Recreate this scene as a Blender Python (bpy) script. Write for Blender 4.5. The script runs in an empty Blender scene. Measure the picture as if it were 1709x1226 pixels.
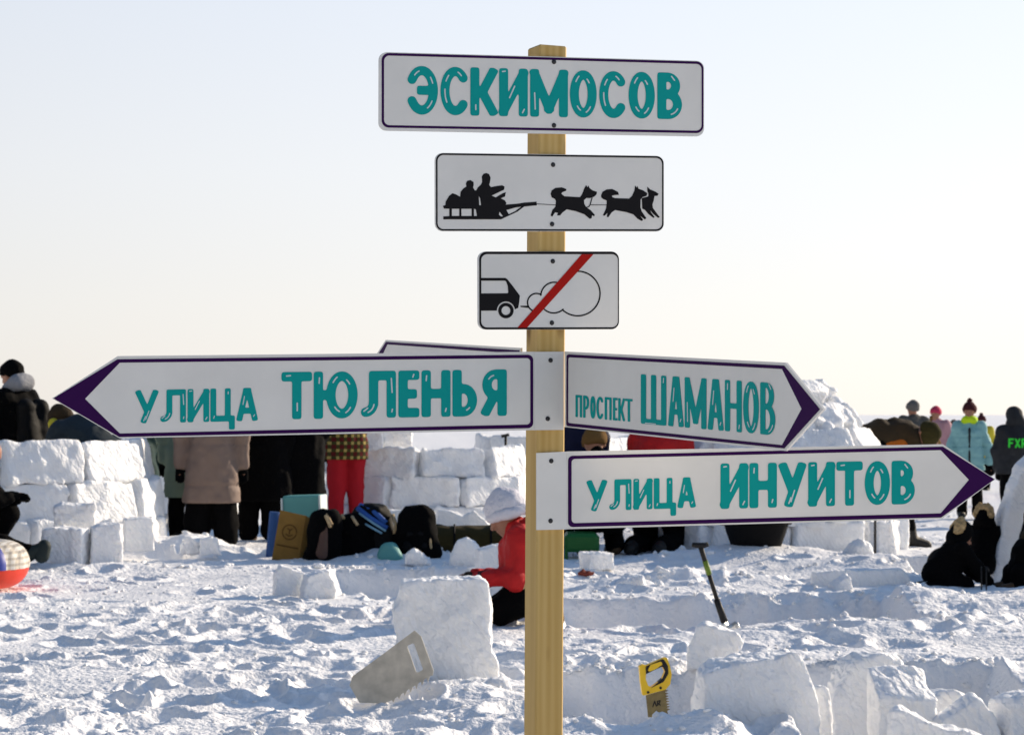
import bpy, math, random
import numpy as np
from mathutils import Vector, Matrix
from mathutils.geometry import delaunay_2d_cdt

S = bpy.context.scene
COL = S.collection
R = math.radians

# ------------------------------------------------------------------ camera, sky, sun, exposure
F = 3650.0            # focal length in photograph pixels (photograph 1709 wide)
EYE = 1.25            # height of the lens above the snow
HZ = 690.0            # pixel row of the horizon
CX = 854.5
cam_d = bpy.data.cameras.new('camera'); cam = bpy.data.objects.new('camera', cam_d); COL.objects.link(cam)
cam.location = (0, 0, EYE); cam.rotation_euler = (R(90), 0, 0)
cam_d.sensor_fit = 'HORIZONTAL'; cam_d.sensor_width = 36.0
cam_d.lens = 36.0 * F / 1709.0
cam_d.shift_y = (HZ - 613.0) / 1709.0
cam_d.clip_start = 0.1; cam_d.clip_end = 20000
cam_d.dof.use_dof = True; cam_d.dof.focus_distance = 5.6; cam_d.dof.aperture_fstop = 13.0
S.camera = cam

SUN_AZ, SUN_EL = 53.0, 21.0      # azimuth right of the view direction (+Y), elevation
W = bpy.data.worlds.new('World'); S.world = W; W.use_nodes = True
wn, wl = W.node_tree.nodes, W.node_tree.links
wn.clear()
sky = wn.new('ShaderNodeTexSky'); sky.sky_type = 'NISHITA'; sky.sun_disc = False
sky.sun_elevation = R(SUN_EL); sky.sun_rotation = R(SUN_AZ)
sky.air_density = 0.8; sky.dust_density = 0.35; sky.ozone_density = 1.2; sky.altitude = 100
bg = wn.new('ShaderNodeBackground'); bg.inputs[1].default_value = 0.088
wo = wn.new('ShaderNodeOutputWorld')
hs = wn.new('ShaderNodeHueSaturation'); hs.inputs['Saturation'].default_value = 0.8
wl.new(sky.outputs[0], hs.inputs['Color'])
# thin winter haze over the clear sky: cream at the horizon, blue overhead, brighter toward the sun
tcw = wn.new('ShaderNodeTexCoord'); sx = wn.new('ShaderNodeSeparateXYZ'); wl.new(tcw.outputs['Generated'], sx.inputs[0])
rp = wn.new('ShaderNodeValToRGB'); el = rp.color_ramp.elements
HZC = [(0.0, (.85, .795, .755)), (.05, (.87, .835, .805)), (.11, (.855, .855, .865)), (.20, (.785, .83, .905)), (.45, (.24, .38, .62)), (1.0, (.085, .20, .43))]
while len(el) < len(HZC): el.new(.5)
for q, (p_, c_) in zip(el, HZC): q.position = p_; q.color = c_ + (1,)
wl.new(sx.outputs['Z'], rp.inputs[0])
dt = wn.new('ShaderNodeVectorMath'); dt.operation = 'DOT_PRODUCT'; dt.inputs[1].default_value = (math.sin(R(SUN_AZ)), math.cos(R(SUN_AZ)), 0)
wl.new(tcw.outputs['Generated'], dt.inputs[0])
mr = wn.new('ShaderNodeMapRange'); mr.inputs['From Min'].default_value = -1; mr.inputs['From Max'].default_value = 1; mr.inputs['To Min'].default_value = 2.5; mr.inputs['To Max'].default_value = 9.5
wl.new(dt.outputs['Value'], mr.inputs['Value'])
gm = wn.new('ShaderNodeVectorMath'); gm.operation = 'SCALE'; wl.new(rp.outputs[0], gm.inputs[0]); wl.new(mr.outputs[0], gm.inputs['Scale'])
mxw = wn.new('ShaderNodeMixRGB'); mxw.inputs[0].default_value = .86
wl.new(hs.outputs[0], mxw.inputs[1]); wl.new(gm.outputs[0], mxw.inputs[2])
wl.new(mxw.outputs[0], bg.inputs[0]); wl.new(bg.outputs[0], wo.inputs[0])

sd = bpy.data.lights.new('sun', 'SUN'); sun = bpy.data.objects.new('sun', sd); COL.objects.link(sun)
sd.energy = 4.1; sd.angle = R(0.6); sd.color = (1.0, 0.84, 0.64)
sv = Vector((math.sin(R(SUN_AZ)) * math.cos(R(SUN_EL)), math.cos(R(SUN_AZ)) * math.cos(R(SUN_EL)), math.sin(R(SUN_EL))))
sun.rotation_euler = (-sv).to_track_quat('-Z', 'Y').to_euler()
sun.location = sv * 60
S.view_settings.view_transform = 'Standard'; S.view_settings.look = 'None'
S.view_settings.exposure = 0.66; S.view_settings.gamma = 1.0
S.cycles.max_bounces = 8; S.cycles.diffuse_bounces = 4

# ------------------------------------------------------------------ small helpers
def px(x, y, D):
    """photograph pixel at distance D -> point in the place"""
    return np.array([(x - CX) / F * D, D, EYE - (y - HZ) / F * D])
def gd(y, z=0.0):
    """distance at which the flat snow (height z) shows at pixel row y"""
    return (EYE - z) * F / (y - HZ)
def put(o, parent=None):
    COL.objects.link(o)
    if parent is not None: o.parent = parent
    return o
def tag(o, label, cat, group=None, kind=None):
    if label: o['label'] = label
    if cat: o['category'] = cat
    if group: o['group'] = group
    if kind: o['kind'] = kind
    return o
def empty(name, loc, label, cat, group=None):
    o = bpy.data.objects.new(name, None); o.location = loc; o.empty_display_size = .1
    put(o); return tag(o, label, cat, group)
def mesh(name, V, Fc, mat, parent=None, smooth=True, loc=None):
    me = bpy.data.meshes.new(name)
    me.from_pydata([tuple(map(float, v)) for v in V], [], [tuple(int(i) for i in f) for f in Fc]); me.update()
    if smooth: me.polygons.foreach_set('use_smooth', [True] * len(me.polygons))
    for m in (mat if isinstance(mat, (list, tuple)) else [mat]): me.materials.append(m)
    o = bpy.data.objects.new(name, me)
    if loc is not None: o.location = loc
    return put(o, parent)
class MB:
    """collects pieces of ONE part"""
    def __init__(s): s.V = []; s.F = []
    def add(s, V, Fc):
        n = len(s.V); s.V += [tuple(v) for v in V]; s.F += [tuple(i + n for i in f) for f in Fc]
    def box(s, c, d, rot=None, bev=0.0):
        d = np.array(d) / 2
        b = min(bev, d.min() * .9)
        if b > 0:
            P = []
            for sx in (-1, 1):
                for sy in (-1, 1):
                    for sz in (-1, 1):
                        for ax in range(3):
                            q = d.copy() - b; q[ax] += b; P.append(q * np.array([sx, sy, sz]))
            P = np.array(P)
            idx = lambda sx, sy, sz, ax: ((sx * 2 + sy) * 2 + sz) * 3 + ax
            Fc = []
            for ax in range(3):
                a1, a2 = [(1, 2), (0, 2), (0, 1)][ax]
                for s0 in (0, 1):
                    q = []
                    for (u, v) in ((0, 0), (1, 0), (1, 1), (0, 1)):
                        k = [0, 0, 0]; k[ax] = s0; k[a1] = u; k[a2] = v; q.append(idx(*k, ax))
                    Fc.append(q)
            for ax in range(3):
                a1, a2 = [(1, 2), (0, 2), (0, 1)][ax]
                for u in (0, 1):
                    for v in (0, 1):
                        k0 = [0, 0, 0]; k0[a1] = u; k0[a2] = v; k1 = list(k0); k1[ax] = 1
                        Fc.append([idx(*k0, a1), idx(*k1, a1), idx(*k1, a2), idx(*k0, a2)])
            for a in (0, 1):
                for c_ in (0, 1):
                    for e in (0, 1): Fc.append([idx(a, c_, e, 0), idx(a, c_, e, 1), idx(a, c_, e, 2)])
        else:
            P = np.array([[x, y, z] for x in (-1, 1) for y in (-1, 1) for z in (-1, 1)]) * d
            Fc = [(0, 1, 3, 2), (4, 6, 7, 5), (0, 4, 5, 1), (2, 3, 7, 6), (0, 2, 6, 4), (1, 5, 7, 3)]
        if rot is not None: P = P @ np.array(rot.to_3x3()).T
        s.add(P + np.array(c), Fc)
    def tube(s, pts, r, n=10, caps=True):
        pts = [Vector(p) for p in pts]
        rs = r if isinstance(r, (list, tuple)) else [r] * len(pts)
        base = len(s.V); up = None
        for i, p in enumerate(pts):
            t = (pts[min(i + 1, len(pts) - 1)] - pts[max(i - 1, 0)]).normalized()
            if up is None: up = Vector((0, 0, 1)) if abs(t.z) < .9 else Vector((1, 0, 0))
            a = t.cross(up).normalized(); b = a.cross(t).normalized(); up = b
            for k in range(n):
                w = 2 * math.pi * k / n
                s.V.append(tuple(p + (a * math.cos(w) + b * math.sin(w)) * rs[i]))
        for i in range(len(pts) - 1):
            for k in range(n):
                a = base + i * n + k; b = base + i * n + (k + 1) % n
                s.F.append((a, b, b + n, a + n))
        if caps:
            s.F.append(tuple(base + k for k in range(n))[::-1]); s.F.append(tuple(base + (len(pts) - 1) * n + k for k in range(n)))
    def build(s, name, mat, parent=None, smooth=False, loc=None):
        o = mesh(name, s.V, s.F, mat, parent, smooth, loc)
        return o

# ------------------------------------------------------------------ noise
def _hash(ix, iy, iz, seed):
    h = (ix.astype(np.int64) * 374761393 + iy.astype(np.int64) * 668265263 + iz.astype(np.int64) * 2147483647 + seed * 144269504) & 0xffffffff
    h = ((h ^ (h >> 13)) * 1274126177) & 0xffffffff
    h = ((h ^ (h >> 16)) * 2246822519) & 0xffffffff
    return ((h ^ (h >> 15)) & 0xffff) / 65535.0
def vn3(x, y, z, seed=0):
    """smooth value noise, -1..1"""
    fx, fy, fz = np.floor(x), np.floor(y), np.floor(z)
    ax, ay, az = x - fx, y - fy, z - fz
    ux, uy, uz = [t * t * t * (t * (t * 6 - 15) + 10) for t in (ax, ay, az)]
    out = 0
    for i in (0, 1):
        for j in (0, 1):
            for k in (0, 1):
                w = (ux if i else 1 - ux) * (uy if j else 1 - uy) * (uz if k else 1 - uz)
                out = out + w * _hash(fx + i, fy + j, fz + k, seed)
    return out * 2 - 1
def gn2(x, y, seed=0):
    """gradient noise in 2-D, about -1..1"""
    fx, fy = np.floor(x), np.floor(y); ax, ay = x - fx, y - fy
    ux, uy = [t * t * t * (t * (t * 6 - 15) + 10) for t in (ax, ay)]
    z0 = np.zeros_like(fx); out = 0
    for i in (0, 1):
        for j in (0, 1):
            a = _hash(fx + i, fy + j, z0, seed) * 2 * math.pi
            g = np.cos(a) * (ax - i) + np.sin(a) * (ay - j)
            out = out + g * (ux if i else 1 - ux) * (uy if j else 1 - uy)
    return out * 1.5

# ------------------------------------------------------------------ solid shapes from distance fields (one continuous surface each)
def surface_nets(fn, lo, hi, h):
    lo = np.array(lo) - 2 * h; hi = np.array(hi) + 2 * h
    n = np.maximum(np.ceil((hi - lo) / h).astype(int) + 1, 4)
    ax = [lo[i] + h * np.arange(n[i]) for i in range(3)]
    X, Y, Z = np.meshgrid(*ax, indexing='ij')
    v = fn(X, Y, Z)
    v[0] = np.maximum(v[0], h); v[-1] = np.maximum(v[-1], h); v[:, 0] = np.maximum(v[:, 0], h); v[:, -1] = np.maximum(v[:, -1], h)
    v[:, :, 0] = np.maximum(v[:, :, 0], h); v[:, :, -1] = np.maximum(v[:, :, -1], h)
    ins = v < 0
    c = n - 1
    acc = np.zeros((*c, 3)); cnt = np.zeros(c)
    I, J, K = np.meshgrid(*[np.arange(k) for k in c], indexing='ij')
    base = np.stack([I, J, K], -1).astype(float)
    corners = [(i, j, k) for i in (0, 1) for j in (0, 1) for k in (0, 1)]
    def cv(o): return v[o[0]:o[0] + c[0], o[1]:o[1] + c[1], o[2]:o[2] + c[2]]
    for a in range(3):
        for o in corners:
            if o[a]: continue
            p = list(o); p[a] = 1
            v0, v1 = cv(o), cv(p)
            m = (v0 < 0) != (v1 < 0)
            t = np.where(m, v0 / np.where(m, v0 - v1, 1), 0)
            q = base + np.array(o); q[..., a] = q[..., a] + t
            acc += q * m[..., None]; cnt += m
    act = cnt > 0
    ids = -np.ones(c, int); ids[act] = np.arange(act.sum())
    V = lo + h * (acc[act] / cnt[act][:, None])
    Fs = []
    for a in range(3):
        b, d = [(1, 2), (2, 0), (0, 1)][a]
        sl0 = [slice(1, -1)] * 3; sl0[a] = slice(0, -1); sl1 = [slice(1, -1)] * 3; sl1[a] = slice(1, None)
        s0, s1 = ins[tuple(sl0)], ins[tuple(sl1)]
        m = s0 != s1
        P = np.argwhere(m)
        for k in range(3):
            if k != a: P[:, k] += 1
        flip = s0[m]
        def at(db, dd):
            Q = P.copy(); Q[:, b] -= db; Q[:, d] -= dd
            return ids[Q[:, 0], Q[:, 1], Q[:, 2]]
        q = np.stack([at(1, 1), at(0, 1), at(0, 0), at(1, 0)], 1)
        q[~flip] = q[~flip][:, ::-1]
        Fs.append(q)
    return V, np.concatenate(Fs)
def np_mesh(name, V, Q, mat, parent=None, loc=None, smooth=True):
    me = bpy.data.meshes.new(name)
    V = np.asarray(V, np.float32); Q = np.asarray(Q, np.int32); k = Q.shape[1]
    me.vertices.add(len(V)); me.vertices.foreach_set('co', V.ravel())
    me.loops.add(Q.size); me.loops.foreach_set('vertex_index', Q.ravel())
    me.polygons.add(len(Q)); me.polygons.foreach_set('loop_start', np.arange(0, Q.size, k, dtype=np.int32))
    me.polygons.foreach_set('loop_total', np.full(len(Q), k, np.int32))
    me.update(calc_edges=True); me.validate()
    me.polygons.foreach_set('use_smooth', np.full(len(me.polygons), smooth))
    for m in (mat if isinstance(mat, (list, tuple)) else [mat]): me.materials.append(m)
    o = bpy.data.objects.new(name, me)
    if loc is not None: o.location = tuple(loc)
    return put(o, parent)
def caps_d(X, Y, Z, a, b, ra, rb):
    a = np.array(a, float); b = np.array(b, float); d = b - a; L = max(d @ d, 1e-9)
    t = np.clip(((X - a[0]) * d[0] + (Y - a[1]) * d[1] + (Z - a[2]) * d[2]) / L, 0, 1)
    return np.sqrt((X - a[0] - t * d[0])**2 + (Y - a[1] - t * d[1])**2 + (Z - a[2] - t * d[2])**2) - (ra + (rb - ra) * t)
def smin(a, b, k):
    h = np.clip(.5 + .5 * (b - a) / k, 0, 1)
    return b + (a - b) * h - k * h * (1 - h)
def blob(caps, k=.03, noise=0.0, nf=8.0, seed=0, cut=None, wave=None, squash=1.0):
    """distance field of smoothly joined tapered capsules"""
    def fn(X, Y, Z):
        d = None
        for (a, b, ra, rb) in caps:
            e = caps_d(X, Y, Z, a, b, ra, rb)
            d = e if d is None else smin(d, e, k)
        if noise: d = d + noise * vn3(X * nf, Y * nf, Z * nf, seed) + .5 * noise * vn3(X * nf * 2.3, Y * nf * 2.3, Z * nf * 2.3, seed + 7)
        if wave: d = d + wave(X, Y, Z)
        if cut: d = np.maximum(d, cut(X, Y, Z))
        return d
    A = np.array([np.minimum(np.array(a) - ra, np.array(b) - rb) for a, b, ra, rb in caps]).min(0) - noise * 2
    B = np.array([np.maximum(np.array(a) + ra, np.array(b) + rb) for a, b, ra, rb in caps]).max(0) + noise * 2
    return fn, A, B
def solid(name, caps, mat, parent=None, res=.018, loc=None, **kw):
    fn, A, B = blob(caps, **kw)
    V, Q = surface_nets(fn, A, B, res)
    o = np_mesh(name, V, Q, mat, parent, loc)
    return o

# ------------------------------------------------------------------ flat shapes
def in_loops(loops):
    """area between closed 2-D loops (holes even-odd) -> vertices, faces"""
    V, E = [], []
    for L in loops:
        n = len(V); V += [Vector((float(p[0]) * 1000, float(p[1]) * 1000)) for p in L]
        E += [(n + i, n + (i + 1) % len(L)) for i in range(len(L))]
    r = delaunay_2d_cdt(V, E, [], 0, 1e-4)
    vs, fs = r[0], r[2]
    # keep the even-odd inside
    P = np.array([[v.x, v.y] for v in vs]); keep = []
    P = P / 1000
    C = np.array([P[list(f)].mean(0) for f in fs]) if fs else np.zeros((0, 2))
    ins = np.zeros(len(fs), int)
    for L in loops:
        A = np.array([(p[0], p[1]) for p in L], float); B = np.roll(A, -1, 0)
        for (x0, y0), (x1, y1) in zip(A, B):
            if y0 == y1: continue
            c = ((y0 > C[:, 1]) != (y1 > C[:, 1])) & (C[:, 0] < (x1 - x0) * (C[:, 1] - y0) / (y1 - y0) + x0)
            ins += c
    return P, [f for f, k in zip(fs, ins) if k % 2]
def rounded(poly, rad, seg=6):
    n = len(poly); out = []
    rad = rad if isinstance(rad, (list, tuple)) else [rad] * n
    for i in range(n):
        p = np.array(poly[i], float); a = np.array(poly[i - 1], float); b = np.array(poly[(i + 1) % n], float); r = rad[i]
        if r <= 0: out.append(tuple(p)); continue
        u = (a - p) / np.linalg.norm(a - p); w = (b - p) / np.linalg.norm(b - p)
        ang = math.acos(np.clip(u @ w, -1, 1)); t = r / math.tan(ang / 2)
        p0, p1 = p + u * t, p + w * t
        c = p + (u + w) / np.linalg.norm(u + w) * r / math.sin(ang / 2)
        a0 = math.atan2(*(p0 - c)[::-1]); a1 = math.atan2(*(p1 - c)[::-1]); da = (a1 - a0 + math.pi) % (2 * math.pi) - math.pi
        for k in range(seg + 1):
            q = a0 + da * k / seg; out.append((c[0] + r * math.cos(q), c[1] + r * math.sin(q)))
    return out
def seg_sdf(X, Y, lines, t, square=False):
    d = np.full(X.shape, 1e9)
    for L in lines:
        if len(L) == 1: L = [L[0], L[0]]
        sq = square and len(L) <= 4
        for (x0, y0), (x1, y1) in zip(L[:-1], L[1:]):
            dx, dy = x1 - x0, y1 - y0; q = max(dx * dx + dy * dy, 1e-9)
            if sq:
                l = math.sqrt(q); ux, uy = dx / l, dy / l; mx, my = (x0 + x1) / 2, (y0 + y1) / 2
                a = np.abs((X - mx) * ux + (Y - my) * uy) - l / 2 - t * .5 + t * .22; b = np.abs(-(X - mx) * uy + (Y - my) * ux) - t / 2 + t * .22
                e = np.hypot(np.maximum(a, 0), np.maximum(b, 0)) + np.minimum(np.maximum(a, b), 0) - t * .22 + t / 2
                d = np.minimum(d, e); continue
            s = np.clip(((X - x0) * dx + (Y - y0) * dy) / q, 0, 1)
            d = np.minimum(d, np.hypot(X - x0 - s * dx, Y - y0 - s * dy))
    return d - t / 2
def contours(lines, t, step=None, square=False, clip=None):
    """outline loops of round-ended strokes"""
    P = np.array([p for L in lines for p in L]); step = step or max(t / 9, .25)
    xs = np.arange(P[:, 0].min() - t, P[:, 0].max() + t, step); ys = np.arange(P[:, 1].min() - t, P[:, 1].max() + t, step)
    X, Y = np.meshgrid(xs, ys, indexing='ij'); D = seg_sdf(X, Y, lines, t, square)
    if clip: D = np.maximum(D, np.maximum(clip[0] - Y, Y - clip[1]))
    # soften inner corners a little
    D = np.where(D == 0, 1e-6, D)
    nx, ny = D.shape; seg = {}
    def ip(i0, j0, i1, j1):
        a, b = D[i0, j0], D[i1, j1]; s = a / (a - b)
        return (xs[i0] + (xs[i1] - xs[i0]) * s, ys[j0] + (ys[j1] - ys[j0]) * s)
    inside = D < 0
    code = inside[:-1, :-1] * 1 + inside[1:, :-1] * 2 + inside[1:, 1:] * 4 + inside[:-1, 1:] * 8
    T = {1: [(3, 0)], 2: [(0, 1)], 3: [(3, 1)], 4: [(1, 2)], 5: [(3, 0), (1, 2)], 6: [(0, 2)], 7: [(3, 2)], 8: [(2, 3)], 9: [(2, 0)], 10: [(0, 1), (2, 3)], 11: [(2, 1)], 12: [(1, 3)], 13: [(1, 0)], 14: [(0, 3)]}
    pt = {}; nxt = {}
    for i, j in np.argwhere((code > 0) & (code < 15)):
        ed = {0: ('h', i, j), 1: ('v', i + 1, j), 2: ('h', i, j + 1), 3: ('v', i, j)}
        for a, b in T[int(code[i, j])]:
            for e in (a, b):
                k = ed[e]
                if k not in pt:
                    pt[k] = ip(k[1], k[2], k[1] + 1, k[2]) if k[0] == 'h' else ip(k[1], k[2], k[1], k[2] + 1)
            nxt[ed[a]] = ed[b]
    loops = []
    while nxt:
        s, c = next(iter(nxt.items())); L = [pt[s]]; del nxt[s]
        while c != s and c in nxt:
            L.append(pt[c]); c2 = nxt.pop(c); c = c2
        L = np.array(L)
        if len(L) < 6: continue
        for _ in range(2): L = .5 * L + .25 * (np.roll(L, 1, 0) + np.roll(L, -1, 0))
        # drop nearly straight points
        keep = []
        for q in range(len(L)):
            a = L[q] - L[q - 1]; b = L[(q + 1) % len(L)] - L[q]
            if abs(a[0] * b[1] - a[1] * b[0]) > .012 * step * step or q % 6 == 0: keep.append(q)
        if len(keep) >= 4: loops.append([tuple(L[q]) for q in keep])
    return loops

# ------------------------------------------------------------------ materials
def lin(c):
    return tuple(((v / 12.92) if v <= .04045 else ((v + .055) / 1.055) ** 2.4) for v in [x / 255 for x in c]) + (1,)
def mat(name, col, rough=.8, spec=.3, metal=0.0, var=0.0, scale=8.0, bump=0.0, bscale=60.0, sheen=0.0, sss=0.0, stretch=None):
    m = bpy.data.materials.new(name); m.use_nodes = True
    nt = m.node_tree; n, l = nt.nodes, nt.links; b = n['Principled BSDF']
    c = tuple(col) + (1,) if len(col) == 3 else tuple(col)
    b.inputs['Base Color'].default_value = c; b.inputs['Roughness'].default_value = rough
    b.inputs['Specular IOR Level'].default_value = spec; b.inputs['Metallic'].default_value = metal
    if sheen: b.inputs['Sheen Weight'].default_value = sheen
    if sss:
        b.inputs['Subsurface Weight'].default_value = sss; b.inputs['Subsurface Radius'].default_value = (1, .95, .85)
        b.inputs['Subsurface Scale'].default_value = .04
    tc = None
    if var or bump:
        tc = n.new('ShaderNodeTexCoord'); mp = n.new('ShaderNodeMapping'); l.new(tc.outputs['Object'], mp.inputs[0])
        if stretch: mp.inputs['Scale'].default_value = stretch
    if var:
        t = n.new('ShaderNodeTexNoise'); t.inputs['Scale'].default_value = scale; t.inputs['Detail'].default_value = 5
        l.new(mp.outputs[0], t.inputs['Vector'])
        r = n.new('ShaderNodeValToRGB'); r.color_ramp.elements[0].position = .3; r.color_ramp.elements[1].position = .7
        r.color_ramp.elements[0].color = tuple(v * (1 - var) for v in c[:3]) + (1,)
        r.color_ramp.elements[1].color = tuple(min(1, v * (1 + var)) for v in c[:3]) + (1,)
        l.new(t.outputs[0], r.inputs[0]); l.new(r.outputs[0], b.inputs['Base Color'])
    if bump:
        t2 = n.new('ShaderNodeTexNoise'); t2.inputs['Scale'].default_value = bscale; t2.inputs['Detail'].default_value = 4
        l.new(mp.outputs[0], t2.inputs['Vector'])
        bp = n.new('ShaderNodeBump'); bp.inputs['Strength'].default_value = 1.0; bp.inputs['Distance'].default_value = bump
        l.new(t2.outputs[0], bp.inputs['Height']); l.new(bp.outputs[0], b.inputs['Normal'])
    return m
M = {}
M['snow'] = mat('trampled snow', (.875, .875, .88), .55, .25, var=.05, scale=2.6, bump=.016, bscale=34)
M['block'] = mat('cut snow', (.885, .89, .895), .6, .2, var=.04, scale=4, bump=.011, bscale=24, sss=.3)
M['crust'] = mat('crusted snow', (.88, .885, .89), .55, .25, var=.05, scale=5, bump=.014, bscale=20)
def saw_marks(m):
    n, l = m.node_tree.nodes, m.node_tree.links; b = n['Principled BSDF']
    old = b.inputs['Normal'].links[0].from_node
    tc = n.new('ShaderNodeTexCoord'); mp = n.new('ShaderNodeMapping'); mp.inputs['Rotation'].default_value = (.3, .5, .2); l.new(tc.outputs['Object'], mp.inputs[0])
    w = n.new('ShaderNodeTexWave'); w.inputs['Scale'].default_value = 9; w.inputs['Distortion'].default_value = 7; w.inputs['Detail'].default_value = 4; w.inputs['Detail Scale'].default_value = 2.5; l.new(mp.outputs[0], w.inputs[0])
    g = n.new('ShaderNodeTexNoise'); g.inputs['Scale'].default_value = 130; g.inputs['Detail'].default_value = 3; l.new(tc.outputs['Object'], g.inputs[0])
    a = n.new('ShaderNodeMath'); a.operation = 'MULTIPLY_ADD'; a.inputs[1].default_value = .55; l.new(g.outputs[0], a.inputs[0]); l.new(w.outputs['Fac'], a.inputs[2])
    bp = n.new('ShaderNodeBump'); bp.inputs['Strength'].default_value = .8; bp.inputs['Distance'].default_value = .0045
    l.new(a.outputs[0], bp.inputs['Height']); l.new(old.outputs[0], bp.inputs['Normal']); l.new(bp.outputs[0], b.inputs['Normal'])
saw_marks(M['block'])
def wood_mat():
    m = bpy.data.materials.new('pine timber'); m.use_nodes = True
    n, l = m.node_tree.nodes, m.node_tree.links; b = n['Principled BSDF']; b.inputs['Roughness'].default_value = .62; b.inputs['Specular IOR Level'].default_value = .25
    tc = n.new('ShaderNodeTexCoord'); mp = n.new('ShaderNodeMapping'); mp.inputs['Scale'].default_value = (26, 26, .9)
    l.new(tc.outputs['Object'], mp.inputs[0])
    t = n.new('ShaderNodeTexNoise'); t.inputs['Scale'].default_value = 1.6; t.inputs['Detail'].default_value = 6; t.inputs['Distortion'].default_value = .6
    l.new(mp.outputs[0], t.inputs[0])
    w = n.new('ShaderNodeTexWave'); w.wave_type = 'BANDS'; w.bands_direction = 'X'; w.inputs['Scale'].default_value = .55; w.inputs['Distortion'].default_value = 5; w.inputs['Detail'].default_value = 3
    l.new(mp.outputs[0], w.inputs[0])
    mx = n.new('ShaderNodeMath'); mx.operation = 'MULTIPLY_ADD'; mx.inputs[1].default_value = .30
    l.new(w.outputs['Fac'], mx.inputs[0]); l.new(t.outputs[0], mx.inputs[2])
    r = n.new('ShaderNodeValToRGB'); e = r.color_ramp.elements
    e[0].position = .3; e[0].color = (.48, .30, .085, 1); e[1].position = .95; e[1].color = (.60, .41, .15, 1)
    l.new(mx.outputs[0], r.inputs[0])
    # knots
    mp2 = n.new('ShaderNodeMapping'); mp2.inputs['Scale'].default_value = (13, 13, 4.0); l.new(tc.outputs['Object'], mp2.inputs[0])
    v = n.new('ShaderNodeTexVoronoi'); v.inputs['Scale'].default_value = 1.0; l.new(mp2.outputs[0], v.inputs[0])
    kr = n.new('ShaderNodeValToRGB'); kr.color_ramp.elements[0].position = .10; kr.color_ramp.elements[0].color = (.22, .12, .05, 1); kr.color_ramp.elements[1].position = .24; kr.color_ramp.elements[1].color = (1, 1, 1, 1)
    l.new(v.outputs['Distance'], kr.inputs[0])
    mm = n.new('ShaderNodeMixRGB'); mm.blend_type = 'MULTIPLY'; mm.inputs[0].default_value = .8
    l.new(r.outputs[0], mm.inputs[1]); l.new(kr.outputs[0], mm.inputs[2]); l.new(mm.outputs[0], b.inputs['Base Color'])
    bp = n.new('ShaderNodeBump'); bp.inputs['Strength'].default_value = .5; bp.inputs['Distance'].default_value = .001
    l.new(t.outputs[0], bp.inputs['Height']); l.new(bp.outputs[0], b.inputs['Normal'])
    return m
M['wood'] = wood_mat()
M['panel'] = mat('white sign panel', (.76, .74, .69), .55, .12, var=.045, scale=7)
M['teal'] = mat('teal vinyl', (.004, .32, .295), .6, .08)
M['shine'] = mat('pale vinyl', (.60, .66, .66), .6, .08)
M['purple'] = mat('purple vinyl', (.034, .004, .062), .6, .08)
M['black_vinyl'] = mat('black vinyl', (.012, .011, .012), .6, .08)
M['red_vinyl'] = mat('red vinyl', (.42, .012, .008), .6, .08)
M['screw'] = mat('black screw', (.012, .011, .012), .45, .5)
M['black'] = mat('black cloth', (.0026, .0025, .0028), .9, .06, bump=.004, bscale=40)
M['blackb'] = mat('black nylon', (.0035, .0035, .004), .7, .12, bump=.003, bscale=30)
M['charcoal'] = mat('charcoal cloth', (.022, .024, .028), .85, .2, bump=.004, bscale=30, var=.3)
M['slate'] = mat('dark slate cloth', (.02, .03, .038), .8, .2, bump=.004, bscale=30)
M['dgreen'] = mat('dark green cloth', (.004, .03, .03), .8, .2, bump=.004, bscale=30)
M['sage'] = mat('sage green quilted cloth', (.16, .21, .16), .75, .2, bump=.008, bscale=14)
M['beige'] = mat('beige quilted cloth', (.20, .142, .115), .7, .22, bump=.008, bscale=14, var=.08)
M['navy'] = mat('navy cloth', (.008, .010, .035), .8, .2, bump=.003)
M['red'] = mat('red jacket cloth', (.46, .012, .013), .72, .25, bump=.008, bscale=24, var=.1)
M['redt'] = mat('red trouser cloth', (.42, .010, .018), .8, .2, bump=.006, bscale=24)
M['brown'] = mat('dark brown cloth', (.034, .022, .010), .85, .2, bump=.004, bscale=40)
M['orange'] = mat('orange cloth', (.38, .10, .010), .8, .2, bump=.004)
M['olive'] = mat('olive knit', (.040, .034, .012), .95, .1, bump=.006, bscale=80)
M['tan'] = mat('tan knit', (.15, .085, .03), .95, .1, bump=.006, bscale=80)
M['greyknit'] = mat('grey knit', (.13, .125, .12), .95, .1, bump=.006, bscale=70)
M['greycloth'] = mat('grey cloth', (.09, .088, .08), .9, .1, bump=.004)
M['pinkknit'] = mat('pink knit', (.5, .045, .10), .9, .1, bump=.006, bscale=70)
M['pink'] = mat('dusty pink cloth', (.42, .24, .27), .8, .2, bump=.005)
M['coral'] = mat('coral cloth', (.62, .14, .08), .8, .2)
M['aqua'] = mat('aqua quilted cloth', (.22, .44, .46), .7, .25, bump=.012, bscale=10)
M['neon'] = mat('neon yellow green cloth', (.50, .72, .02), .8, .2)
M['neong'] = mat('neon green cloth', (.04, .62, .05), .8, .2)
M['burg'] = mat('burgundy knit', (.065, .018, .022), .95, .1, bump=.006, bscale=70)
M['blue'] = mat('blue cloth', (.05, .11, .28), .8, .2)
M['yellow'] = mat('yellow cloth', (.55, .47, .04), .8, .2)
M['yellowg'] = mat('yellow glove', (.6, .42, .02), .8, .2)
M['whiteknit'] = mat('white knit', (.66, .65, .70), .95, .1, bump=.010, bscale=60)
M['hoodfleece'] = mat('pale fleece', (.26, .265, .285), .95, .1, bump=.012, bscale=40)
M['fur'] = mat('blond fur', (.52, .36, .18), .95, .1, bump=.03, bscale=60, var=.35, scale=40)
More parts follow.
